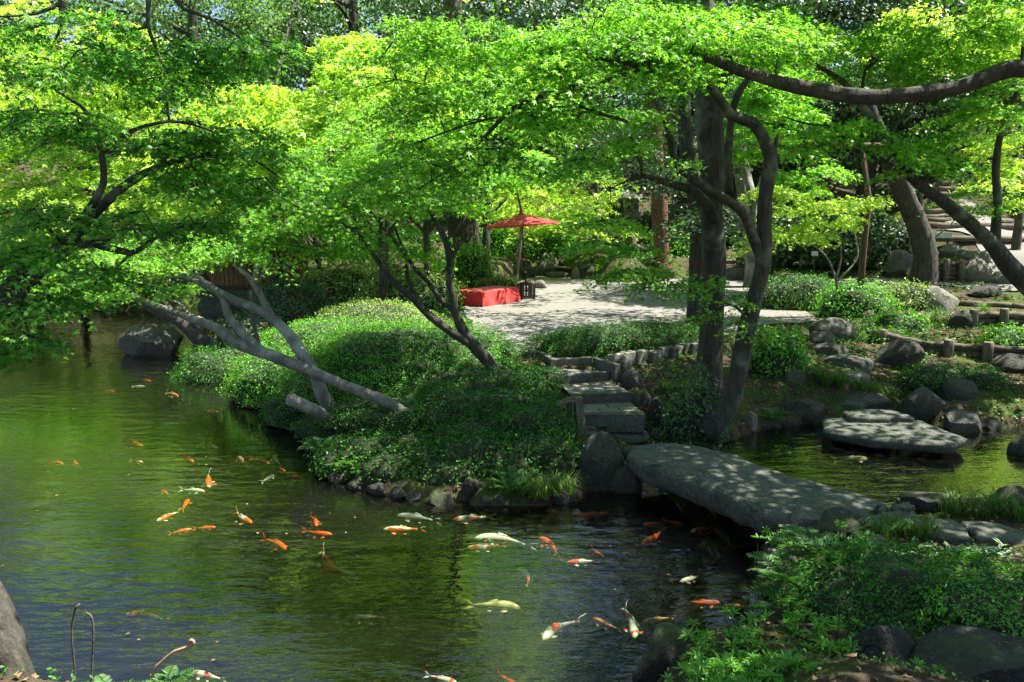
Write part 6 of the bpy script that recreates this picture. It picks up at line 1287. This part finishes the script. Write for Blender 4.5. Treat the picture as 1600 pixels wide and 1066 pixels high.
KOI = [
 (303, 720, 276, 709, 'o', 'orange koi angled down-right, above the white thin one'), (220, 721, 207, 719, 'k', 'short orange-and-white koi swimming right, alone on the left'), (121, 724, 108, 720, 'o', 'faint orange koi near the left edge, the right one of a pair', .16), (96, 723, 84, 720, 'o', 'faint orange koi nearest the left edge, of a pair', .2),
 (369, 711, 389, 722, 'k', 'orange-headed white-tailed koi left of the pair by the bank'), (421, 723, 398, 712, 'o', 'orange koi pointing down-right near the bank'), (430, 709, 428, 724, 'k', 'orange koi with white tail swimming away near the bank'), (443, 734, 432, 730, 'o', 'small orange koi just below the white-tailed one by the bank', .12),
 (429, 740, 408, 752, 'g', 'silvery koi pointing up-right near the bank'), (468, 745, 457, 742, 'o', 'small orange koi closest to the dark bank', .14), (326, 759, 325, 736, 'k', 'orange koi facing the viewer with its pale tail behind'), (252, 766, 268, 771, 'o', 'small dull orange koi facing left', .12),
 (321, 766, 280, 763, 'w', 'slim white koi swimming right'), (295, 778, 284, 795, 'o', 'orange koi pointing away above the white-and-orange one'), (243, 813, 281, 796, 'k', 'white koi with orange ends pointing down-left'), (300, 825, 264, 832, 'o', 'dark orange koi swimming right under the white-and-orange one', .1),
 (328, 823, 312, 824, 'o', 'very faint orange koi behind the dark orange one', .24), (395, 815, 356, 799, 'k', 'orange koi with pale saddle pointing down-right in open water'), (447, 857, 420, 834, 'o', 'mottled orange koi pointing down-right below the saddled one'), (494, 821, 493, 801, 'o', 'orange koi facing the viewer just above the long orange one'),
 (521, 833, 468, 831, 'o', 'long orange koi swimming right in mid-pond'), (528, 891, 486, 858, 'k', 'white-and-orange koi diving down-right in mid-pond'), (560, 904, 524, 884, 'g', 'grey koi overlapping the white-and-orange diving one'), (193, 957, 276, 955, 'k', 'large orange-white-orange koi swimming left at the lower left'),
 (298, 1047, 352, 1060, 'r', 'murky pinkish koi at the bottom edge by the fiddlehead', .2), (177, 679, 160, 673, 'o', 'small orange koi leading the pair at the left'), (224, 695, 183, 685, 'o', 'long orange koi of the pair at the left'), (341, 700, 315, 688, 'y', 'yellow koi pointing down-right in the left half'),
 (279, 618, 259, 611, 'k', 'orange koi well beyond the pair, below the pond boulder'), (221, 603, 211, 603, 'w', 'small white koi below the pond boulder'), (177, 611, 166, 610, 'o', 'dim orange koi left of the small white one', .14), (236, 595, 220, 592, 'o', 'faint orange koi closest to the pond boulder', .2),
 (399, 637, 384, 631, 'o', 'small red-orange koi next to the azalea bank'), (340, 643, 328, 641, 'o', 'faint orange koi left of the one by the azalea bank', .2), (50, 538, 32, 544, 'w', 'distant white koi at the far left', .03), (20, 535, 2, 533, 'o', 'distant orange koi at the left edge, above the white one', .05), (24, 548, 8, 551, 'o', 'distant orange koi at the left edge, below the white one', .05),
 (617, 803, 690, 808, 'g', 'pale grey koi farthest back along the dark bank'), (596, 825, 663, 824, 'k', 'white koi with orange head swimming left'), (705, 810, 773, 804, 'r', 'white koi with red spots swimming left by the dark bank'), (737, 838, 832, 834, 'w', 'big white koi swimming left in mid-pond'), (771, 845, 716, 833, 'd', 'dark koi hidden behind the big white one', .09),
 (727, 854, 790, 852, 'k', 'white koi with orange bands under the big white one'), (841, 836, 886, 863, 'o', 'red-orange koi right of the big white one, nose up-left'), (808, 884, 848, 913, 'k', 'orange-and-white banded koi with curled tail', .04, .9), (884, 877, 937, 874, 'r', 'red-and-white koi swimming left, right of the banded one'), (940, 867, 921, 857, 'o', 'small red koi just above the red-and-white one'),
 (899, 805, 955, 800, 'o', 'dim orange koi in the dark water near the bridge', .1), (1007, 818, 1033, 815, 'o', 'small orange koi left of the one under the bridge', .1), (1058, 817, 1045, 815, 'o', 'faint orange koi in the shadow of the bridge', .16), (1001, 847, 1046, 829, 'o', 'slanting orange koi below the bridge shadow', .08), (816, 947, 731, 934, 'y', 'large pale yellow koi swimming right'),
 (539, 962, 613, 963, 'd', 'black koi swimming left in the silty patch'), (847, 998, 880, 957, 'r', 'white koi with red head coming towards the viewer'), (924, 963, 970, 983, 'b', 'dark reddish koi deep under the ripples', .16), (990, 994, 991, 944, 'r', 'red-headed koi facing the viewer near the mossy rock'), (1002, 969, 1053, 962, 'b', 'brown mottled koi behind the red-headed one', .09), (1051, 1007, 1060, 989, 'o', 'bright orange koi facing the viewer beside the mossy rock'),
 (716, 1065, 663, 1052, 'r', 'white-and-red koi at the bottom edge'), (802, 1066, 786, 1056, 'o', 'dim red koi cut by the bottom edge', .14), (1077, 828, 1127, 823, 'k', 'orange koi with white tail right under the bridge'), (1176, 852, 1160, 834, 'g', 'small grey koi beside the near bank stakes', .1), (1061, 908, 1098, 896, 'r', 'faint reddish koi near the near bank', .14), (1126, 938, 1069, 943, 'o', 'vivid orange koi with spread fins near the bank'), (1129, 944, 1176, 946, 'b', 'brownish koi touching the vivid orange one', .12), (1182, 985, 1191, 964, 'o', 'orange koi half hidden under the near bank ferns', .06), (1358, 714, 1302, 717, 'y', 'lone yellow koi in the pool behind the bridge', .03)]
for k in KOI: koi(*k)

# a few fallen leaves drifting on the surface
S3 = Soup(); r = np.random.default_rng(23); P = np.column_stack([r.uniform(-9, 6, 420), r.uniform(5.6, 20, 420)]); P = P[poly_dist(P, POND) > .15]; f = np.array([noise.noise(Vector((p[0] * .5, p[1] * .5, 8))) for p in P]); P = P[f > .05]; q = len(P)
put_leaves(S3, np.column_stack([P, np.full(q, .006)]), np.array([0, 0, 1.0]) + r.normal(size=(q, 3)) * .06, r.normal(size=(q, 3)) * np.array([1, 1, 0]), r.uniform(.02, .05, q), 'wide', r.uniform(.3, 1, q))
tag(S3.build('floating_leaves', M['litter']), 'small fallen leaves floating on the pond', 'fallen leaves')
